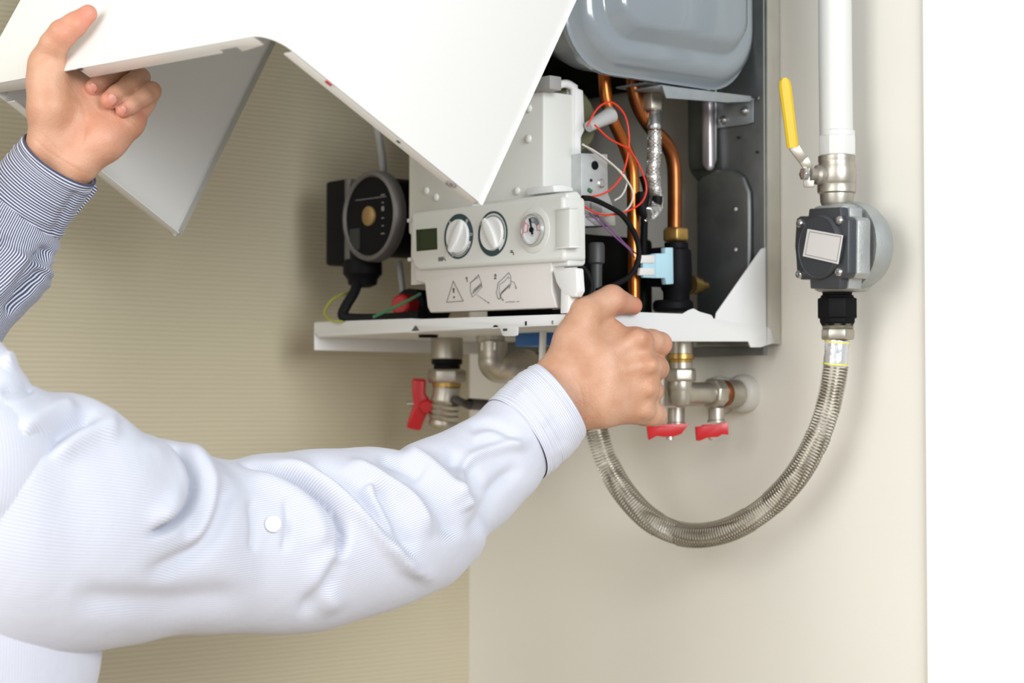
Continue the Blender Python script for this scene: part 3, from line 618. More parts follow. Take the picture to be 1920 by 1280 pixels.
pp = [(1567, 684, -.05), (1562, 718, -.05), (1549, 775, -.052), (1523, 842, -.055), (1483, 905, -.06), (1425, 960, -.066), (1356, 996, -.074), (1285, 1002, -.082), (1222, 976, -.09), (1172, 925, -.098), (1139, 868, -.105), (1121, 815, -.112), (1112, 770, -.118), (1107, 715, -.122), (1106, 665, -.124), (1106, 635, -.125)]
cen = spline([PY(*q) for q in pp], 600)
Ls = np.concatenate([[0], np.cumsum([np.linalg.norm(cen[i + 1] - cen[i]) for i in range(599)])]); tot = Ls[-1]
pitch = .0032; N_ = int(tot / pitch) * 8
C_ = np.array(cen); S = np.linspace(0, tot, N_); Q = np.stack([np.interp(S, Ls, C_[:, i]) for i in range(3)], 1)
rad_ = .0133 * (1 - .15 * (np.clip(-np.cos(2 * np.pi * S / pitch), -.3, 1) * .77 + .23) ** 1.5)
G().tube(list(Q), list(rad_), 22).build('corrugated_tube', M_HOSE, gh, ang=180)

# ------------------------------------------------------------------ wall taps, right hand pair
def butterfly(root, poly, zc, depth=.012):
    """red folded sheet handle: two winged cheeks joined by a top strip, lying across the view"""
    F_ = [W(*q, zc) for q in poly]; hd = unit(V((FW[0], FW[1], 0)))
    g = G().prism(F_, hd * .0016); g.prism([p + hd * depth for p in F_], hd * .0016)
    n = len(F_); top = sorted(range(n), key=lambda i: poly[i][1])
    xs = [q[0] for q in poly]; yt = min(q[1] for q in poly); xm = (min(xs) + max(xs)) / 2; hw = (max(xs) - min(xs)) * .30
    a, b = W(xm - hw, yt + 5, zc), W(xm + hw, yt + 3.5, zc); g.prism([a, b, b + hd * depth, a + hd * depth], (0, 0, -.0016))
    return g.build('handle', M_RED, root, bevel=.0004)
RX = -.05
tv = thing('shutoff_tap', 'nickel angle tap under boiler with red handle and white wall collar', 'tap', tuple(PX(1340, 745, RX)), 'water taps under the boiler')
wc = V((RX, 0, PX(1390, 738, RX)[2])); dY = (0, -1, 0)
G().lathe(wc, dY, [(.0205, 0), (.0205, .010), (.0185, .014), (.0155, .0155)], 28).build('wall_collar', M_COLLAR, tv)
rk = G().lathe(wc, dY, [(.0150, .010), (.0150, .024), (.0142, .028), (.0142, .034)], 20).build('tap_body', M_NICKEL, tv, bevel=.0)
G().lathe(wc + V((0, -.034, 0)), dY, [(.0125, 0), (.0148, .002), (.0148, .006), (.0125, .008)], 24).build('gasket', M_COPPERD, tv)
G().lathe(wc + V((0, -.042, 0)), dY, hexprof(.0165, .016, .1), 8, .3).build('union_nut', M_NICKEL, tv, bevel=.0006)
ec = V((RX, PX(1277, 745, RX)[1], wc[2])); 
G().tube(spline([wc + V((0, -.055, 0)), ec + V((0, .020, 0)), ec + V((0, .006, .001)), ec + V((0, .0, .006)), ec + V((0, 0, .014)), ec + V((0, 0, .03))], 24), [.0118] * 24, 24).build('elbow', M_NICKEL, tv)
G().lathe(ec, (0, 0, -1), [(.0112, -.03), (.0112, .006), (.009, .012), (.004, .0145)], 24).build('elbow_foot', M_NICKEL, tv)
zn = PX(1277, 715, RX)[2]
G().lathe((ec[0], ec[1], zn), (0, 0, 1), hexprof(.0163, .0135, .08), 6, .5).build('hex_nut', M_NICKEL, tv, bevel=.0008)
z0 = zn + .0135
G().lathe((ec[0], ec[1], z0), (0, 0, 1), [(.0118, 0), (.0118, .006)], 20).build('neck', M_NICKEL, tv)
G().lathe((ec[0], ec[1], z0 + .006), (0, 0, 1), [(.0115, 0), (.0118, .003), (.0138, .004), (.0138, .009), (.012, .0095)], 20).build('brass_seal', M_BRASS, tv)
G().lathe((ec[0], ec[1], z0 + .0155), (0, 0, 1), [(.0125, 0), (.013, .012), (.013, .0235)], 20).build('riser', M_NICKEL, tv)
st = wc + V((0, PX(1343, 780, RX)[1], -.012)); st = PX(1343, 772, RX)
G().lathe(st, (0, 0, -1), [(.0085, -.004), (.0085, .008), (.0095, .009), (.0095, .011)], 18).build('tap_stem', M_NICKEL, tv)
hb = PX(1337, 790, RX)
butterfly(tv, ((1305, 800), (1320, 798), (1350, 794), (1365, 791), (1366, 815), (1354, 814), (1346, 819), (1327, 820), (1313, 826), (1307, 826)), proj(hb)[2] - .007)
G().lathe(PX(1335, 810, RX), (0, 0, -1), [(.0052, 0), (.0052, .006), (.0035, .0085)], 12).build('handle_nut', M_STEEL, tv)
# its neighbour, mostly behind the hand
RX2 = -.085
t2 = thing('shutoff_tap', 'nickel tap with split red handle partly hidden behind the gripping hand', 'tap', tuple(PX(1255, 760, RX2)), 'water taps under the boiler')
p = PX(1250, 740, RX2)
G().lathe(V((RX2, -.001, p[2])), dY, [(.0205, 0), (.0205, .010), (.0155, .014)], 24).build('wall_collar', M_COLLAR, t2)
G().tube([V((RX2, -.01, p[2])), p + V((0, -.01, 0))], .012, 20).build('tap_body', M_NICKEL, t2)
G().lathe(p + V((0, 0, 0)), (0, 0, 1), [(.014, -.012), (.0145, 0), (.0125, .014), (.0125, .062)], 20).build('riser', M_NICKEL, t2)
G().lathe(PX(1252, 752, RX2), (0, 0, 1), [(.012, 0), (.0125, .014)], 14).build('brass_seal', M_BRASS, t2)
G().lathe(PX(1268, 778, RX2), (0, 0, -1), [(.009, -.008), (.009, .007), (.0098, .008), (.0098, .010)], 18).build('tap_stem', M_NICKEL, t2)
butterfly(t2, ((1213, 797), (1240, 795), (1280, 794), (1292, 795), (1283, 806), (1278, 813), (1264, 818), (1245, 819), (1231, 817), (1217, 825)), proj(PX(1258, 790, RX2))[2] - .007)
G().lathe(PX(1256, 815, RX2), (0, 0, -1), [(.004, 0), (.004, .005)], 10).build('handle_nut', M_STEEL, t2)

# left hand tap and elbow below the tray
YL = -.17
def vy(px, py): return PY(px, py, YL)
t3 = thing('shutoff_tap', 'ribbed nickel tap with upright red handle under left half of boiler', 'tap', tuple(vy(836, 790)), 'water taps under the boiler')
def vl(px0, px1, py0, py1, prof, name, m, n=24, rot=0., root=t3, bevel=0.):
    a, b = vy(px1, py1), vy(px0, py0); k = mm(a); h = np.linalg.norm(b - a)
    return G().lathe(a, b - a, [(r * k, s * h) for r, s in prof], n, rot).build(name, m, root, bevel=bevel)
vl(838, 838, 624, 675, ((27, 0), (30, .06), (30, .9), (28, 1)), 'riser', M_NICKEL)
vl(838, 838, 673, 695, ((25, 0), (25, .5), (29, .6), (29, 1)), 'gasket', M_BLACK)
vl(838, 838, 692, 718, ((32, 0), (36, .15), (36, .85), (32, 1)), 'hex_nut', M_NICKEL, 6, .3, bevel=.0006)
vl(838, 838, 717, 726, ((27, 0), (27, 1)), 'gasket', M_BRASS)
pr = [(20, 0), (27, .08), (27, .14)]
for i in range(4): pr += [(25, .2 + i * .13), (28, .26 + i * .13), (28, .30 + i * .13)]
pr += [(26, .76), (25, 1)]
vl(838, 830, 724, 802, pr, 'tap_body', M_NICKEL)
hc = vy(806, 764); out = unit(V((-.72, -1, 0)) * 1.0)
G().lathe(hc, vy(770, 752) - hc, [(.007, -.012), (.007, .012)], 14).build('tap_stem', M_NICKEL, t3)
Zh = proj(hc)[2] - .02
hp = [W(*q, Zh) for q in ((772, 709), (799, 711), (797, 738), (806, 750), (806, 768), (797, 782), (788, 808), (761, 802), (768, 778), (776, 758), (773, 740))]
hd = G().prism(hp, FW * .012).build('handle', M_RED, t3, bevel=.003, seg=3)
G().lathe(W(800, 762, Zh), -FW, [(.0085, 0), (.0085, .004), (.006, .007)], 16).build('handle_hub', M_RED, t3)
G().lathe(W(770, 757, Zh + .006), unit(-RT), [(.003, -.004), (.003, .004), (.002, .005)], 10).build('handle_nut', M_NICKEL, t3)
G().tube([vy(855, 752), vy(880, 757), PY(925, 760, -.11), PY(1000, 765, -.02)], .0065, 14).build('tap_outlet', mat('dark_pipe', (.06, .05, .045), .5), t3)
t4 = thing('pipe_elbow', 'nickel plated pipe elbow turning towards the wall beside blue knob', 'fitting', tuple(vy(925, 705)))
k = mm(vy(925, 660))
a, b, c_, d_ = vy(924, 600), vy(924, 660), vy(930, 685), vy(955, 690)
G().tube(spline([vy(924, 640), vy(924, 668), vy(925, 682), PY(935, 690, YL + .006), PY(955, 690, YL + .016), PY(985, 686, YL + .04)], 30), [27.5 * k] * 30, 24).build('elbow', M_NICKEL, t4)
G().lathe(vy(920, 623), DZ, [(27 * k, 0), (27 * k, .010), (25 * k, .012)], 20).build('neck', M_NICKEL, t4)
G().tube([PY(975, 687, YL + .035), PY(990, 685, YL + .05)], 31 * k, 20).build('union_ring', M_NICKEL, t4)
G().tube([PY(980, 686, YL + .04), PY(1040, 680, -.001)], 19 * k, 18).build('wall_pipe', M_NICKEL, t4)
G().lathe(vy(924, 660), (0, 0, 1), hexprof(29 * k, .012), 6).build('hex_nut', M_NICKEL, t4)
# ------------------------------------------------------------------ the person
class Field:
    """signed distance field of tapered capsules blended smoothly, meshed with surface nets"""
    def __init__(s, lo, hi, h):
        s.h = h; s.lo = V(lo); s.n = np.ceil((V(hi) - s.lo) / h).astype(int) + 1
        s.D = np.full(s.n, .05, np.float32)
    def sub(s, lo, hi):
        a = np.clip(np.floor((lo - s.lo) / s.h).astype(int), 0, s.n - 1); b = np.clip(np.ceil((hi - s.lo) / s.h).astype(int) + 1, 1, s.n)
        if (b <= a).any(): return None, None
        ax = [s.lo[i] + s.h * np.arange(a[i], b[i], dtype=np.float32) for i in range(3)]
        return tuple(slice(a[i], b[i]) for i in range(3)), np.meshgrid(*ax, indexing='ij', sparse=True)
    @staticmethod
    def cone(X, a, ra, b, rb):
        d = b - a; l2 = d @ d + 1e-12
        t = ((X[0] - a[0]) * d[0] + (X[1] - a[1]) * d[1] + (X[2] - a[2]) * d[2]) / l2
        t = np.clip(t, 0, 1)
        q = np.sqrt((X[0] - a[0] - t * d[0]) ** 2 + (X[1] - a[1] - t * d[1]) ** 2 + (X[2] - a[2] - t * d[2]) ** 2)
        return (q - (ra + (rb - ra) * t)).astype(np.float32)
    @staticmethod
    def smin(a, b, k):
        h = np.clip(.5 + .5 * (b - a) / k, 0, 1); return b + (a - b) * h - k * h * (1 - h)
    def chain(s, pts, k_in, k_out):
        """pts: [(P, r), ...]; the chain is blended with k_in, then joined to the field with k_out"""
        P = np.array([p for p, r in pts]); rm = max(r for p, r in pts); pad = rm + .03
        sl, X = s.sub(P.min(0) - pad, P.max(0) + pad)
        if sl is None: return
        F = None
        pr = list(zip(pts[:-1], pts[1:])) if len(pts) > 1 else [(pts[0], pts[0])]
        for (a, ra), (b, rb) in pr:
            d = s.cone(X, V(a), ra, V(b), rb); F = d if F is None else s.smin(F, d, k_in)
        s.D[sl] = s.smin(s.D[sl], F, k_out)
    def carve(s, pts, r, k):
        P = np.array(pts); sl, X = s.sub(P.min(0) - r - .02, P.max(0) + r + .02)
        if sl is None: return
        F = None
        for a, b in zip(pts[:-1], pts[1:]):
            d = s.cone(X, V(a), r, V(b), r); F = d if F is None else np.minimum(F, d)
        s.D[sl] = -s.smin(-s.D[sl], F, k)
    def mesh(s, smooth=2):
        D = s.D; nx, ny, nz = D.shape; S = D < 0
        c = np.zeros((nx - 1, ny - 1, nz - 1), np.int8)
        for i in (0, 1):
            for j in (0, 1):
                for k in (0, 1): c += S[i:nx - 1 + i, j:ny - 1 + j, k:nz - 1 + k]
        act = np.argwhere((c > 0) & (c < 8)); idx = np.full(c.shape, -1, np.int64); idx[tuple(act.T)] = np.arange(len(act))
        acc = np.zeros((len(act), 3)); cnt = np.zeros(len(act)); cr = [(i, j, k) for i in (0, 1) for j in (0, 1) for k in (0, 1)]
        for p in cr:
            for ax in range(3):
                if p[ax]: continue
                q = list(p); q[ax] = 1
                a = D[act[:, 0] + p[0], act[:, 1] + p[1], act[:, 2] + p[2]]; b = D[act[:, 0] + q[0], act[:, 1] + q[1], act[:, 2] + q[2]]
                m = (a < 0) != (b < 0); t = np.where(m, a / np.where(m, a - b, 1), 0)
                pos = np.tile(np.array(p, float), (len(act), 1)); pos[:, ax] += t
                acc[m] += pos[m]; cnt[m] += 1
        v = (act + acc / cnt[:, None]) * s.h + s.lo
        quads = []
        for ax in range(3):
            sl0 = [slice(None)] * 3; sl1 = [slice(None)] * 3; sl0[ax] = slice(0, -1); sl1[ax] = slice(1, None)
            e = np.argwhere(S[tuple(sl0)] != S[tuple(sl1)]); o1, o2 = [(1, 2), (2, 0), (0, 1)][ax]
            e = e[(e[:, o1] > 0) & (e[:, o2] > 0) & (e[:, o1] < c.shape[o1]) & (e[:, o2] < c.shape[o2])]
            fl = S[e[:, 0], e[:, 1], e[:, 2]]; cc = []
            for d1, d2 in ((0, 0), (1, 0), (1, 1), (0, 1)):
                q = e.copy(); q[:, o1] -= d1; q[:, o2] -= d2; cc.append(idx[q[:, 0], q[:, 1], q[:, 2]])
            q = np.stack(cc, 1); q[fl] = q[fl][:, ::-1]; quads.append(q)
        f = np.concatenate(quads); f = f[(f >= 0).all(1)][:, ::-1]
        for _ in range(smooth):
            a = np.zeros_like(v); n = np.zeros(len(v))
            for i in range(4):
                for j in (f[:, (i + 1) % 4], f[:, (i - 1) % 4]): np.add.at(a, f[:, i], v[j]); np.add.at(n, f[:, i], 1)
            v = v * .5 + .5 * a / n[:, None]
        return v, f

def skin_material():
    m = bpy.data.materials.new('skin'); m.use_nodes = True; N = m.node_tree.nodes; L = m.node_tree.links; b = N['Principled BSDF']
    tc = N.new('ShaderNodeTexCoord')
    n1 = N.new('ShaderNodeTexNoise'); n1.inputs['Scale'].default_value = 38; n1.inputs['Detail'].default_value = 5; L.new(tc.outputs['Object'], n1.inputs['Vector'])
    r = N.new('ShaderNodeValToRGB'); e = r.color_ramp.elements; e[0].position = .30; e[1].position = .72
    e[0].color = (.47, .235, .135, 1); e[1].color = (.585, .345, .235, 1); L.new(n1.outputs['Fac'], r.inputs['Fac'])
    at = N.new('ShaderNodeAttribute'); at.attribute_name = 'flush'
    mx = N.new('ShaderNodeMix'); mx.data_type = 'RGBA'; mx.blend_type = 'MIX'; L.new(at.outputs['Fac'], mx.inputs['Factor'])
    L.new(r.outputs['Color'], mx.inputs[6]); mx.inputs[7].default_value = (.56, .17, .115, 1); L.new(mx.outputs[2], b.inputs['Base Color'])
    b.inputs['Roughness'].default_value = .5; b.inputs['Subsurface Weight'].default_value = .12; b.inputs['Subsurface Radius'].default_value = (.006, .0025, .0012); b.inputs['Subsurface Scale'].default_value = 1.
    n2 = N.new('ShaderNodeTexNoise'); n2.inputs['Scale'].default_value = 420; n2.inputs['Detail'].default_value = 4; L.new(tc.outputs['Object'], n2.inputs['Vector'])
    vo = N.new('ShaderNodeTexVoronoi'); vo.inputs['Scale'].default_value = 700; L.new(tc.outputs['Object'], vo.inputs['Vector'])
    ad = N.new('ShaderNodeMath'); ad.operation = 'MULTIPLY_ADD'; ad.inputs[1].default_value = .5; L.new(vo.outputs['Distance'], ad.inputs[0]); L.new(n2.outputs['Fac'], ad.inputs[2])
    bp = N.new('ShaderNodeBump'); bp.inputs['Strength'].default_value = .5; bp.inputs['Distance'].default_value = .0006
    L.new(ad.outputs[0], bp.inputs['Height']); L.new(bp.outputs['Normal'], b.inputs['Normal']); return m
def stripe_material(name, light, dark, duty, pitch):
    m = bpy.data.materials.new(name); m.use_nodes = True; N = m.node_tree.nodes; L = m.node_tree.links; b = N['Principled BSDF']
    uv = N.new('ShaderNodeUVMap'); uv.uv_map = 'weave'; sp = N.new('ShaderNodeSeparateXYZ'); L.new(uv.outputs['UV'], sp.inputs[0])
    a = N.new('ShaderNodeMath'); a.operation = 'DIVIDE'; a.inputs[1].default_value = pitch; L.new(sp.outputs['X'], a.inputs[0])
    f = N.new('ShaderNodeMath'); f.operation = 'FRACT'; L.new(a.outputs[0], f.inputs[0])
    r = N.new('ShaderNodeValToRGB'); e = r.color_ramp.elements; r.color_ramp.interpolation = 'LINEAR'
    e[0].position = duty; e[0].color = (*dark, 1); e[1].position = duty + .12; e[1].color = (*light, 1)
    x = r.color_ramp.elements.new(.9); x.color = (*light, 1); x = r.color_ramp.elements.new(1.); x.color = (*dark, 1)
    L.new(f.outputs[0], r.inputs['Fac']); L.new(r.outputs['Color'], b.inputs['Base Color'])
    b.inputs['Roughness'].default_value = .8; b.inputs['Sheen Weight'].default_value = .15
    tc = N.new('ShaderNodeTexCoord'); n = N.new('ShaderNodeTexNoise'); n.inputs['Scale'].default_value = 45; n.inputs['Detail'].default_value = 5; L.new(tc.outputs['Object'], n.inputs['Vector'])
    bp = N.new('ShaderNodeBump'); bp.inputs['Strength'].default_value = .25; bp.inputs['Distance'].default_value = .004; L.new(n.outputs['Fac'], bp.inputs['Height']); L.new(bp.outputs['Normal'], b.inputs['Normal'])
    return m
M_SKIN = skin_material()
M_SHIRT = stripe_material('lit_striped_shirt', (.625, .645, .71), (.46, .475, .565), .32, .0021)  # torso and right sleeve: stripes paled, strong light put into the colour
M_SHIRTL = stripe_material('shaded_striped_shirt', (.60, .62, .69), (.04, .045, .095), .48, .0024)  # same shirt on the left arm, its shade put into bolder navy stripes
M_NAIL = mat('fingernail', (.56, .25, .19), .35)
M_HAIR = mat('dark_brown_hair', (.035, .022, .014), .5, bump=.8, bscale=180)
M_TROUS = mat('dark_trousers', (.03, .035, .05), .8)
M_SHOE = mat('black_leather', (.012, .012, .012), .4)
M_BUTTON = mat('pearl_button', (.85, .85, .86), .25, coat=.5)

def hp(q, z0):                      # (px, py, dz in mm, r in px) -> (world point, radius)
    z = z0 + q[2] / 1000; P = W(q[0], q[1], z); return P, q[3] * z / FPX
def hand(chains, z0, lo_hi_pad=.03, h=.001, carves=(), smooth=2):
    pts = [hp(q, z0) for ch in chains for q in ch[0]]
    P = np.array([p for p, r in pts]); rm = max(r for p, r in pts)
    F = Field(P.min(0) - rm - .006, P.max(0) + rm + .006, h)
    for ch, ki, ko in chains: F.chain([hp(q, z0) for q in ch], ki / 1000, ko / 1000)
    if carves:                       # creases follow the surface: find the skin depth first
        v, _ = F.mesh(1); d = v - CAM; z = d @ FW; X = 960 + FPX * (d @ RT) / z; Y = 640 - FPX * (d @ UP) / z
        def sk(px, py): c = np.argsort(np.hypot(X - px, Y - py))[:24]; return W(px, py, z[c].min())
        for pts_, r, k in carves:
            q = spline([V((*p[:2], 0)) for p in pts_], 4 * len(pts_)); F.carve([sk(a[0], a[1]) for a in q], r / 1000, k / 1000)
    return F.mesh(smooth)

# right hand: back of the hand to the viewer, fist closed on the tray edge, thumb over it
ZR = 1.955
RH = [
    # wrist and forearm
    ([(905, 815, -40, 40), (985, 765, -10, 36), (1036, 718, 0, 32)], 10, 12), ([(945, 868, -40, 40), (1020, 815, -10, 36), (1072, 766, 0, 31)], 10, 12),
    # metacarpals
    ([(1040, 712, 0, 34), (1115, 672, -2, 33), (1190, 642, 10, 27)], 10, 20),
    ([(1055, 735, -2, 34), (1130, 712, -6, 32), (1212, 690, 6, 25)], 10, 20),
    ([(1065, 752, 0, 33), (1130, 743, -5, 31), (1208, 733, 8, 24)], 10, 20),
    ([(1075, 765, 4, 31), (1130, 767, 2, 29), (1196, 771, 16, 23)], 10, 20),
    # palm body behind
    ([(1080, 720, 16, 38), (1180, 690, 26, 34)], 10, 12), ([(1085, 755, 16, 34), (1175, 750, 26, 32)], 10, 12),
    # thumb
    ([(1050, 704, 8, 36), (1078, 640, 2, 37), (1098, 590, 4, 31)], 12, 16),
    ([(1098, 590, 4, 31), (1125, 572, 12, 26), (1147, 561, 18, 26.5), (1160, 566, 26, 22), (1187, 573, 38, 17.5)], 4, 7),
    # web between thumb and index
    ([(1110, 640, 12, 28), (1150, 625, 18, 24)], 8, 12),
    # fingers: knuckle, middle joint, end joint, tip
    ([(1192, 640, 10, 27), (1222, 641, 26, 23.5), (1237, 645, 36, 22.5), (1222, 650, 52, 20), (1180, 655, 58, 18), (1160, 660, 50, 16)], 3, 5),
    ([(1212, 690, 6, 23.5), (1226, 690, 22, 23), (1232, 690, 34, 22), (1218, 694, 54, 20), (1175, 698, 60, 18), (1152, 700, 50, 16)], 3, 4),
    ([(1207, 733, 9, 22.5), (1220, 733, 24, 22), (1223, 733, 34, 21), (1210, 736, 54, 19), (1168, 740, 58, 17), (1148, 742, 50, 15)], 3, 4),
    ([(1197, 771, 16, 22), (1222, 775, 24, 22), (1229, 777, 32, 21), (1210, 780, 48, 18), (1172, 778, 54, 16), (1155, 776, 48, 15)], 3, 4),
    # knuckle caps
    ([(1200, 634, -6, 15), (1210, 636, 0, 14)], 4, 8), ([(1222, 684, -8, 13), (1230, 686, -2, 12)], 4, 7), ([(1217, 729, -4, 12), (1223, 731, 2, 11)], 4, 7), ([(1208, 769, 4, 12), (1216, 772, 8, 11)], 4, 7),
    # tendons
    ([(1085, 722, -15, 7), (1150, 696, -17, 5), (1208, 684, -8, 7)], 4, 12), ([(1085, 705, -12, 7), (1140, 665, -15, 5), (1192, 634, -3, 7)], 4, 12),
    # flesh between the knuckle bones
    ([(1120, 690, -2, 26), (1195, 665, 8, 20)], 6, 14), ([(1130, 728, -2, 26), (1200, 712, 8, 19)], 6, 14), ([(1130, 757, 2, 25), (1195, 752, 13, 18)], 6, 14),
    # wrist bone
    ([(1092, 778, -8, 20)], 3, 10),
]
RC = [([(1118, 592), (1128, 598), (1142, 601)], .5, 1.3), ([(1126, 588), (1136, 597), (1150, 602)], .5, 1.2), ([(1150, 584), (1160, 577), (1168, 570)], .4, 1.2), ([(1142, 538), (1150, 545), (1155, 552)], .25, .9), ([(1138, 541), (1145, 549), (1150, 556)], .25, .9),
      ([(1245, 632), (1250, 645), (1248, 658)], .25, .9), ([(1238, 630), (1243, 644), (1241, 658)], .25, .9), ([(1200, 600), (1208, 612), (1206, 624)], .2, .9), ([(1085, 690), (1100, 715), (1105, 745)], .25, 1.2), ([(1070, 700), (1088, 728), (1094, 760)], .25, 1.2)]
rv, rf = hand(RH, ZR, carves=RC)
# left hand: palm to the viewer, thumb on the outside of the casing, fingers curled under its edge
ZL = 1.757
LH = [
    ([(26, 366, 8, 26), (48, 335, 4, 30), (88, 280, 0, 35)], 10, 12), ([(76, 398, 8, 26), (98, 372, 4, 30), (140, 312, 0, 34)], 10, 12),
    # ball of the thumb
    ([(93, 268, -2, 36), (95, 205, -8, 39), (90, 150, -6, 35), (87, 118, -4, 30)], 12, 14),
    # heel of the hand
    ([(150, 300, 0, 36), (196, 262, 0, 37), (236, 236, 6, 30)], 12, 14),
    ([(125, 255, 8, 42), (160, 220, 12, 38), (205, 212, 14, 32)], 12, 14),
    ([(110, 180, 12, 36), (150, 172, 16, 28), (185, 184, 18, 27), (222, 200, 16, 26), (250, 220, 11, 23)], 10, 12),
    # thumb
    ([(87, 118, -4, 30), (101, 84, -12, 26), (117, 63, -16, 25.5), (140, 46, -16, 22), (165, 26, -12, 17.5)], 4, 7),
    # web
    ([(105, 140, 6, 26), (135, 160, 14, 22)], 8, 12),
    # fingers
    ([(150, 168, 18, 23), (182, 108, 40, 18.5), (168, 112, 48, 17), (146, 128, 44, 15)], 4, 5),
    ([(185, 180, 20, 23), (222, 132, 36, 19), (234, 124, 26, 18.5), (215, 136, 16, 18), (190, 153, 5, 17), (175, 164, 0, 16)], 3, 2),
    ([(222, 197, 18, 22), (258, 152, 24, 19), (262, 146, 16, 19), (245, 158, 4, 18.5), (220, 177, -7, 18), (205, 188, -11, 17.2)], 3, 1.6),
    ([(252, 222, 12, 21.5), (272, 193, 14, 18.5), (284, 171, 9, 17.5), (270, 182, 0, 16.8), (247, 197, -7, 15.8), (231, 207, -10, 14)], 3, 1.6),
]
LC = [([(118, 122), (128, 150), (150, 185), (160, 215), (158, 250), (148, 280)], .55, 1.8), ([(160, 178), (180, 205), (205, 222), (238, 232)], .4, 1.4),
      ([(238, 222), (252, 231), (266, 243)], .7, 1.4), ([(264, 196), (274, 204), (284, 211)], .6, 1.2), ([(66, 262), (90, 284), (120, 303), (158, 326)], .4, 1.4), ([(80, 252), (110, 282), (150, 306)], .3, 1.2),
      ([(62, 108), (85, 101), (112, 112)], .45, 1.3), ([(122, 84), (133, 76), (140, 70)], .4, 1.2), ([(100, 62), (108, 70), (118, 78)], .25, 1.), ([(252, 150), (262, 160), (268, 168)], .3, 1.), ([(226, 168), (236, 180), (240, 186)], .3, 1.)]
lv_, lf = hand(LH, ZL, carves=LC)

# coarse body, mostly outside the picture
RS = W(-75, 880, 1.535); LS = RS + V((-.38, .0, .0)); FZ = RS[2] - 1.40
LE = W(-190, 745, 1.69); LW = W(36, 420, 1.775); RE = W(640, 1000, 1.80); RW = W(925, 840, 1.915)
mid = (RS + LS) / 2; nb = mid + V((0, 0, .05)); hd_ = mid + V((-.05, -.05, .225)); chest = mid + V((0, .02, -.14)); waist = mid + V((0, .0, -.36)); hip = mid + V((0, -.01, -.52))
def bodyfield(h, grow, parts):
    F = Field(V((mid[0] - .36, mid[1] - .30, FZ - .02)), V((mid[0] + .72, mid[1] + .45, hd_[2] + .16)), h)
    xr = V((1., 0, 0)); g = grow
    if 'torso' in parts:
        for s in (-1, 1):
            F.chain([(chest + xr * s * .085, .115 + g), (waist + xr * s * .065, .105 + g), (hip + xr * s * .07, .115 + g)], .05, .06)
            F.chain([(mid + xr * s * .15 + V((0, 0, -.01)), .065 + g), (chest + xr * s * .10, .11 + g)], .05, .05)
        F.chain([(LS, .062 + g), (mid, .06 + g), (RS, .062 + g)], .05, .05)
    if 'neck' in parts: F.chain([(nb + V((0, -.01, -.03)), .062), (hd_ + V((0, -.01, -.06)), .056)], .03, .03)
    if 'head' in parts:
        F.chain([(hd_ + V((0, -.015, .03)), .088), (hd_ + V((0, .035, -.045)), .060), (hd_ + V((0, .06, -.075)), .036)], .03, .025)
        F.chain([(hd_ + V((0, .097, .01)), .010), (hd_ + V((0, .118, -.022)), .013)], .01, .012)
        F.chain([(hd_ + V((-.022, .083, -.052)), .010), (hd_ + V((.022, .083, -.052)), .010)], .008, .008)
        for s in (-1, 1):
            F.chain([(hd_ + V((s * .080, -.01, .015)), .012), (hd_ + V((s * .084, -.012, -.02)), .010)], .01, .008)
            F.carve([hd_ + V((s * .030, .105, .018)), hd_ + V((s * .034, .106, .018))], .010, .01)
            F.chain([(hd_ + V((s * .032, .079, .016)), .0125)], .004, .004)
    if 'arms' in parts:
        F.chain([(RS + V((-.03, 0, -.02)), .05)] + [(W(*q), .036) for q in ((40, 985, 1.58), (240, 1010, 1.65), (520, 1020, 1.77), (700, 985, 1.83), (900, 860, 1.905))], .02, .03)
        F.chain([(LS, .05), (W(-500, 860, 1.77), .034), (W(-225, 790, 1.70), .034), (W(-60, 560, 1.775), .02), (W(10, 440, 1.785), .018)], .02, .03)
    if 'legs' in parts:
        for s in (-1, 1):
            k_ = hip + xr * s * .10 + V((0, .02, -.42)); an = V((hip[0] + xr[0] * s * .11, hip[1] - .02, FZ + .085))
            F.chain([(hip + xr * s * .085, .095 + g), (k_, .060 + g), (an, .045 + g)], .04, .05)
            if 'feet' in parts: F.chain([(an + V((0, -.02, -.045)), .040), (an + V((s * .02, .16, -.055)), .032)], .02, .02)
    return F
bv, bf = bodyfield(.008, 0, {'torso', 'neck', 'head', 'arms', 'legs', 'feet'}).mesh(2)
av = np.concatenate([rv, lv_, bv]); af = np.concatenate([rf, lf + len(rv), bf + len(rv) + len(lv_)])
me = bpy.data.meshes.new('person'); me.from_pydata(av.tolist(), [], af.tolist()); me.update(); me.shade_smooth(); me.materials.append(M_SKIN)
# redder skin at fingertips, knuckles and palm
fl_ = np.zeros(len(av))
def flush(q, z0, r, amt):
    P, _ = hp((*q, 1), z0); d = np.linalg.norm(av - P, axis=1); fl_[:] = np.maximum(fl_, amt * np.exp(-(d / r) ** 2))
for q, r, a_ in (((1190, 573, 40), .014, .75), ((1165, 566, 20), .012, .4), ((1212, 622, 0), .012, .3), ((1250, 650, 30), .012, .2), ((1238, 690, 15), .01, .2)): flush(q, ZR, r, a_)
for q, r, a_ in (((160, 35, -14), .02, .75), ((130, 58, -20), .016, .5), ((172, 166, 0), .009, .7), ((203, 190, -14), .010, .75), ((229, 208, -12), .009, .75), ((200, 235, -12), .03, .3), ((150, 250, -20), .03, .15), ((270, 215, 0), .012, .5)): flush(q, ZL, r, a_)
at_ = me.attributes.new('flush', 'FLOAT', 'POINT'); at_.data.foreach_set('value', fl_.astype(np.float32))
person = bpy.data.objects.new('person', me); COL.objects.link(person)
tag(person, 'person in fine striped shirt, one hand lifting the casing, the other gripping the boiler', 'person')

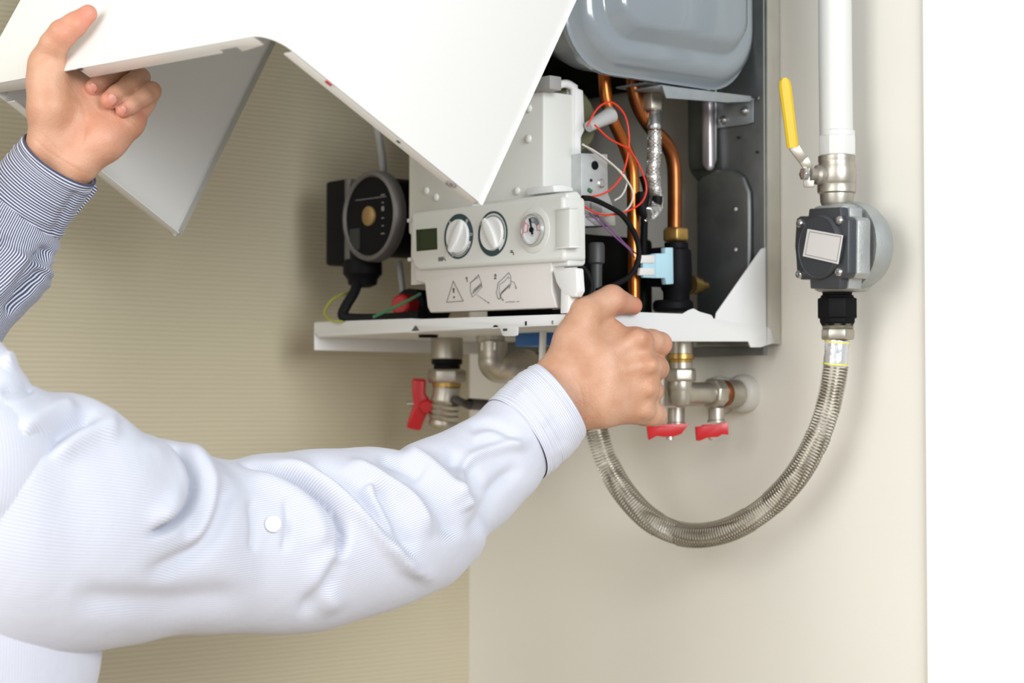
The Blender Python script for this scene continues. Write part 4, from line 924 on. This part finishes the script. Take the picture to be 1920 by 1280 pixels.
def meshpart(name, v, f, m, parent, uv=None):
    me = bpy.data.meshes.new(name); me.from_pydata(np.asarray(v).tolist(), [], np.asarray(f).tolist() if not isinstance(f, list) else f); me.update(); me.shade_smooth(); me.materials.append(m)
    if uv is not None:
        l = me.uv_layers.new(name='weave'); li = np.zeros(len(me.loops), np.int64); me.loops.foreach_get('vertex_index', li)
        l.data.foreach_set('uv', np.asarray(uv, np.float32)[li].ravel())
    o = bpy.data.objects.new(name, me); COL.objects.link(o); o.parent = parent; return o
F = bodyfield(.007, .012, {'torso'}); zb = hip[2] - .06
sv, sf = F.mesh(2); ke = sv[:, 2][sf].min(1) > zb; sf = sf[ke]
ang = np.arctan2(sv[:, 1] - mid[1], sv[:, 0] - mid[0]); shirt = meshpart('shirt', sv, sf, M_SHIRT, person, np.stack([ang * .19, sv[:, 2]], 1))
tv_, tf = bodyfield(.009, .014, {'legs'}).mesh(2); meshpart('trousers', tv_, tf, M_TROUS, person)
F = Field(hd_ - .16, hd_ + .16, .006)
F.chain([(hd_ + V((0, -.025, .045)), .094), (hd_ + V((0, -.05, -.02)), .072)], .02, .02); F.carve([hd_ + V((0, .11, -.03)), hd_ + V((0, .10, .02))], .085, .02)
hv, hf = F.mesh(2); meshpart('hair', hv, hf, M_HAIR, person)
F = Field(V((hip[0] - .25, hip[1] - .15, FZ - .02)), V((hip[0] + .25, hip[1] + .30, FZ + .14)), .006)
for s in (-1, 1):
    an = V((hip[0] + s * .11, hip[1] - .02, FZ + .085)); F.chain([(an + V((0, -.02, -.043)), .046), (an + V((s * .02, .165, -.050)), .038)], .02, .01)
hv, hf = F.mesh(2); hv[:, 2] = np.maximum(hv[:, 2], FZ)
half = hf[(hv[hf].mean(1)[:, 0] < hip[0])]; oth = hf[(hv[hf].mean(1)[:, 0] >= hip[0])]
for ff in (half, oth):
    ids = np.unique(ff); mp_ = {i: k for k, i in enumerate(ids)}; meshpart('shoe', hv[ids], [[mp_[i] for i in q] for q in ff.tolist()], M_SHOE, person)

# sleeves: stations of (top pixel, bottom pixel, depth), fold lines in pixels on the near side
def smooth_interp(A, n):
    return np.array(spline([V(a) for a in A], n))
def sleeve(stations, nl, nc, folds, flat, name, m, parent, cuff_u=False, noise=None, thick=.0012, ulen=1., close_in=None):
    S = smooth_interp([(*t, *b, z, *(fl,)) for t, b, z, fl in stations], nl)
    T = np.array([W(a[0], a[1], a[4]) for a in S]); Bo = np.array([W(a[2], a[3], a[4]) for a in S])
    Cn = (T + Bo) / 2; ax = np.gradient(Cn, axis=0); ax /= np.linalg.norm(ax, axis=1)[:, None]
    U = T - Bo; R_ = np.linalg.norm(U, axis=1) / 2; U = U / (2 * R_[:, None])
    Nn = np.cross(ax, U); Nn /= np.linalg.norm(Nn, axis=1)[:, None]
    if Nn[0] @ FW > 0: Nn = -Nn                                 # towards the viewer
    th = np.linspace(0, 2 * np.pi, nc, endpoint=False)
    P = Cn[:, None] + R_[:, None, None] * (np.cos(th)[None, :, None] * U[:, None] + (S[:, 5])[:, None, None] * np.sin(th)[None, :, None] * Nn[:, None])
    nor = np.cos(th)[None, :, None] * U[:, None] + np.sin(th)[None, :, None] * Nn[:, None]
    # picture coordinates of every vertex, only used to lay the folds where the cloth shows them
    d = P - CAM; z = d @ FW; X = 960 + FPX * (d @ RT) / z; Y = 640 - FPX * (d @ UP) / z
    face = np.clip(np.sin(th)[None, :] * 1.6 + .35, 0, 1)
    disp = np.zeros(X.shape)
    for pts, wpx, dep in folds:
        q = np.array(spline([V((*p, 0)) for p in pts], 40))[:, :2]; best = np.full(X.shape, 1e9); bt = np.zeros(X.shape)
        for i in range(39):
            a, b = q[i], q[i + 1]; e = b - a; t = np.clip(((X - a[0]) * e[0] + (Y - a[1]) * e[1]) / (e @ e + 1e-9), 0, 1)
            dd = np.hypot(X - a[0] - t * e[0], Y - a[1] - t * e[1]); mk = dd < best; best = np.where(mk, dd, best); bt = np.where(mk, (i + t) / 39, bt)
        taper = np.clip(np.minimum(bt, 1 - bt) * 5, 0, 1); taper = taper * taper * (3 - 2 * taper)
        disp += 1.45 * dep / 1000 * np.exp(-(best / (.9 * wpx)) ** 2) * taper
    disp *= face
    if noise:
        rs = np.random.RandomState(3); L_ = np.linspace(0, 1, nl)[:, None]
        for k in range(14):
            fa, fb, ph = rs.uniform(2, 14), rs.randint(1, 5), rs.uniform(0, 6.28); disp += noise / 1000 * np.sin(fa * L_ * 6.28 + fb * th[None] + ph) / (1 + .12 * fa)
    P = P + nor * disp[..., None]
    arc_ = np.concatenate([[0], np.cumsum(np.linalg.norm(np.diff(Cn, axis=0), axis=1))])
    rows = P; Lr = arc_
    # turn the first edge inwards so that the cloth shows its thickness and inside
    inner = [P[0] - nor[0] * t_ + ax[0] * s_ for t_, s_ in ((.0006, -.0004), (.0016, .0), (.0024, .003), (.004, .03))]
    if close_in: inner = inner
    P = np.concatenate([np.stack(inner[::-1]), P]); arc_ = np.concatenate([[.03, .003, 0, 0], arc_])
    n1 = len(P); f = []
    for j in range(n1 - 1):
        for k in range(nc): k2 = (k + 1) % nc; f.append((j * nc + k, j * nc + k2, (j + 1) * nc + k2, (j + 1) * nc + k))
    circ = np.tile((th * R_.mean() * ulen)[None], (n1, 1)); al = np.tile(arc_[:, None], (1, nc))
    uv = np.stack([al, circ] if cuff_u else [circ, al], -1).reshape(-1, 2)
    return meshpart(name, P.reshape(-1, 3), f, m, parent, uv)
RF = [ # (polyline, width px, height mm; negative is a groove)
    ([(285, 822), (330, 842), (356, 878), (363, 915), (350, 955), (320, 985), (270, 1010)], 8, -15), ([(262, 818), (305, 850), (330, 890), (332, 925), (312, 962), (275, 985)], 20, 5), ([(330, 826), (372, 860), (396, 905), (392, 950), (370, 1000), (330, 1035)], 18, 6),
    ([(424, 890), (422, 930), (408, 975), (380, 1020), (330, 1055), (260, 1090)], 20, -6),
    ([(432, 856), (490, 874), (555, 900), (605, 935), (636, 972), (645, 1010), (632, 1060)], 8, -15), ([(480, 856), (560, 882), (620, 915), (672, 962), (720, 1010), (770, 1062), (832, 1095)], 15, 8), ([(450, 885), (520, 905), (575, 945), (600, 990), (590, 1040)], 22, 4),
    ([(570, 858), (640, 900), (700, 960), (745, 1030)], 15, -7), ([(684, 905), (705, 945), (742, 1015)], 11, 6), ([(697, 905), (740, 970), (775, 1045)], 15, -5),
    ([(640, 862), (710, 895), (772, 938), (812, 1012)], 13, 7), ([(715, 872), (790, 905), (835, 965), (850, 1020)], 20, -6),
    ([(752, 838), (800, 872), (862, 932), (880, 960)], 13, 7), ([(700, 858), (760, 868), (802, 890)], 12, -5), ([(830, 850), (880, 885), (905, 940)], 15, -4),
    ([(1005, 828), (940, 838), (880, 862), (864, 900), (850, 950)], 12, 4.5), ([(985, 870), (930, 910), (905, 960), (880, 1010)], 16, -4), ([(640, 1150), (600, 1090), (640, 1020)], 24, 4),
    ([(870, 800), (920, 800), (975, 830)], 12, -2.5), ([(880, 825), (930, 815), (990, 850)], 10, 2),
    ([(69, 850), (133, 800), (185, 775)], 14, -7), ([(30, 820), (90, 780), (150, 755)], 20, 5), ([(90, 860), (170, 810), (230, 800)], 22, 5), ([(0, 735), (40, 730), (62, 712)], 12, -6), ([(10, 690), (30, 665)], 14, 5), ([(10, 900), (60, 850), (80, 800)], 20, -4),
    ([(470, 930), (478, 985), (475, 1040)], 9, -3), ([(535, 930), (540, 985), (530, 1040)], 8, -2.5), ([(120, 1120), (300, 1130), (480, 1110)], 30, -4), ([(560, 1160), (610, 1090), (640, 1040)], 16, -4),
]
st = [((920, 749), (1018, 893), 1.918, .86), ((870, 789), (970, 952), 1.90, .86), ((790, 826), (905, 1016), 1.872, .86), ((716, 854), (878, 1064), 1.845, .86), ((640, 848), (812, 1112), 1.81, .85), ((560, 848), (695, 1156), 1.775, .85), ((470, 853), (572, 1186), 1.742, .85), ((388, 860), (450, 1189), 1.71, .84), ((332, 828), (335, 1193), 1.675, .82), ((248, 806), (232, 1208), 1.64, .80), ((160, 748), (142, 1221), 1.60, .76), ((60, 722), (50, 1232), 1.57, .70), ((10, 650), (-50, 1240), 1.555, .64), ((-60, 600), (-160, 1230), 1.55, .55), ((-140, 600), (-260, 1180), 1.555, .5)]
slv = sleeve(st, 260, 220, RF, .85, 'sleeve', M_SHIRT, shirt, noise=.5)
st = [((1003, 682), (1097, 815), 1.938, .82), ((985, 692), (1083, 838), 1.935, .84), ((955, 714), (1058, 864), 1.93, .85), ((935, 733), (1035, 884), 1.925, .86), ((916, 751), (1016, 899), 1.918, .87)]
CF = [([(1030, 800), (1000, 760), (965, 725)], 20, 1.2), ([(1060, 845), (1045, 790), (1000, 730)], 16, -1)]
cuffR = sleeve(st, 60, 160, CF, .85, 'cuff', M_SHIRT, shirt, cuff_u=True, noise=.18)
LFo = [([(95, 462), (60, 500), (30, 560)], 12, -6), ([(110, 455), (92, 492), (98, 525)], 10, 3), ([(60, 470), (20, 520), (-20, 570)], 14, 4), ([(20, 440), (-20, 500)], 12, -3), ([(85, 500), (50, 545), (5, 590)], 8, -6)]
st = [((-42, 345), (112, 452), 1.775, .75), ((-70, 385), (98, 492), 1.772, .75), ((-100, 430), (97, 525), 1.768, .75), ((-140, 480), (70, 560), 1.76, .75), ((-190, 540), (10, 625), 1.745, .78), ((-270, 640), (-70, 790), 1.71, .8), ((-330, 720), (-120, 870), 1.685, .8), ((-420, 760), (-300, 960), 1.70, .8), ((-520, 740), (-420, 980), 1.76, .75), ((-580, 740), (-520, 960), 1.80, .7)]
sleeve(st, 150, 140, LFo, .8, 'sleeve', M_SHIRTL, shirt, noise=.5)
st = [((47, 251), (176, 346), 1.757, .72), ((30, 271), (160, 372), 1.762, .72), ((-2, 307), (135, 410), 1.768, .73), ((-44, 352), (108, 456), 1.775, .75)]
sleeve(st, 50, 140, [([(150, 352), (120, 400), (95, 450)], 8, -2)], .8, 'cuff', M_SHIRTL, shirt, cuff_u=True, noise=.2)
fl_px = [(160, 342), (178, 347), (183, 354), (173, 368), (142, 404), (114, 438), (104, 466), (94, 480), (88, 468), (106, 428), (136, 388), (156, 356)]
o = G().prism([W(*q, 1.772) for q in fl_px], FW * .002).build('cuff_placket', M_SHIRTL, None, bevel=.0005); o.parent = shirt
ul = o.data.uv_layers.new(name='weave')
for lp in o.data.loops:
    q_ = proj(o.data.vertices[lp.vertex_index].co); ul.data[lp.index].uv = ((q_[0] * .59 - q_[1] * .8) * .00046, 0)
# buttoned tab on the upper sleeve
def on_sleeve(px, py, off=.0015):
    me = slv.data; v = np.zeros(len(me.vertices) * 3); me.vertices.foreach_get('co', v); v = v.reshape(-1, 3)
    d = v - CAM; z = d @ FW; X = 960 + FPX * (d @ RT) / z; Y = 640 - FPX * (d @ UP) / z
    r = np.hypot(X - px, Y - py); c = np.argsort(r)[:40]; c = c[z[c] < z[c].min() + .05]; return W(px, py, z[c].min() - off)
bpn = on_sleeve(512, 982, .001); nb_ = unit(CAM - bpn)
bt = G().lathe(bpn, nb_, [(.0064, -.002), (.0066, 0), (.0064, .0016), (.0048, .0019), (.0044, .0013), (.0001, .0012)], 24).build('button', M_BUTTON, None); bt.parent = shirt
# fingernails: small curved plates let into the finger ends
def nail(q, z0, tip, nrm, L_, w_):
    P, _ = hp((*q, 1), z0); Q, _ = hp((*tip, 1), z0); t = unit(Q - P); n = V(nrm); n = unit(n - t * (n @ t)); s = np.cross(t, n); g = G(); A = []
    for i in range(7):
        for j in range(7):
            u, v = i / 3 - 1, j / 3 - 1; uu = u * math.sqrt(1 - v * v / 2); vv = v * math.sqrt(1 - u * u / 2)
            A.append(P + t * L_ * uu + s * w_ * vv + n * (-.38 * w_ * vv * vv - .16 * L_ * uu * uu))
    fs = [(i * 7 + j, (i + 1) * 7 + j, (i + 1) * 7 + j + 1, i * 7 + j + 1) for i in range(6) for j in range(6)]
    g.add(A, fs); o = g.build('fingernail', M_NAIL, None, ang=180); o.parent = person; md = o.modifiers.new('thick', 'SOLIDIFY'); md.thickness = .0006; md.offset = -1
def skin_at(px, py, vs, off):
    d = vs - CAM; z = d @ FW; X = 960 + FPX * (d @ RT) / z; Y = 640 - FPX * (d @ UP) / z
    c = np.argsort(np.hypot(X - px, Y - py))[:30]; return (z[c].min() - off)
def nail_px(p, tip, vs, tilt, L_, w_):
    z = skin_at(*p, vs, .0001); z2 = skin_at(*tip, vs, -.0012); nrm = -FW + RT * tilt[0] - UP * tilt[1]
    nail((*p, (z - 1) * 1000), 1., (*tip, (z2 - 1) * 1000), nrm, L_, w_)
nail_px((207, 188), (198, 197), lv_, (.25, -.1), .0062, .0054)
nail_px((172, 166), (166, 172), lv_, (.2, 0), .0052, .0048)
nail_px((228, 207), (220, 212), lv_, (.1, .1), .0046, .0040)
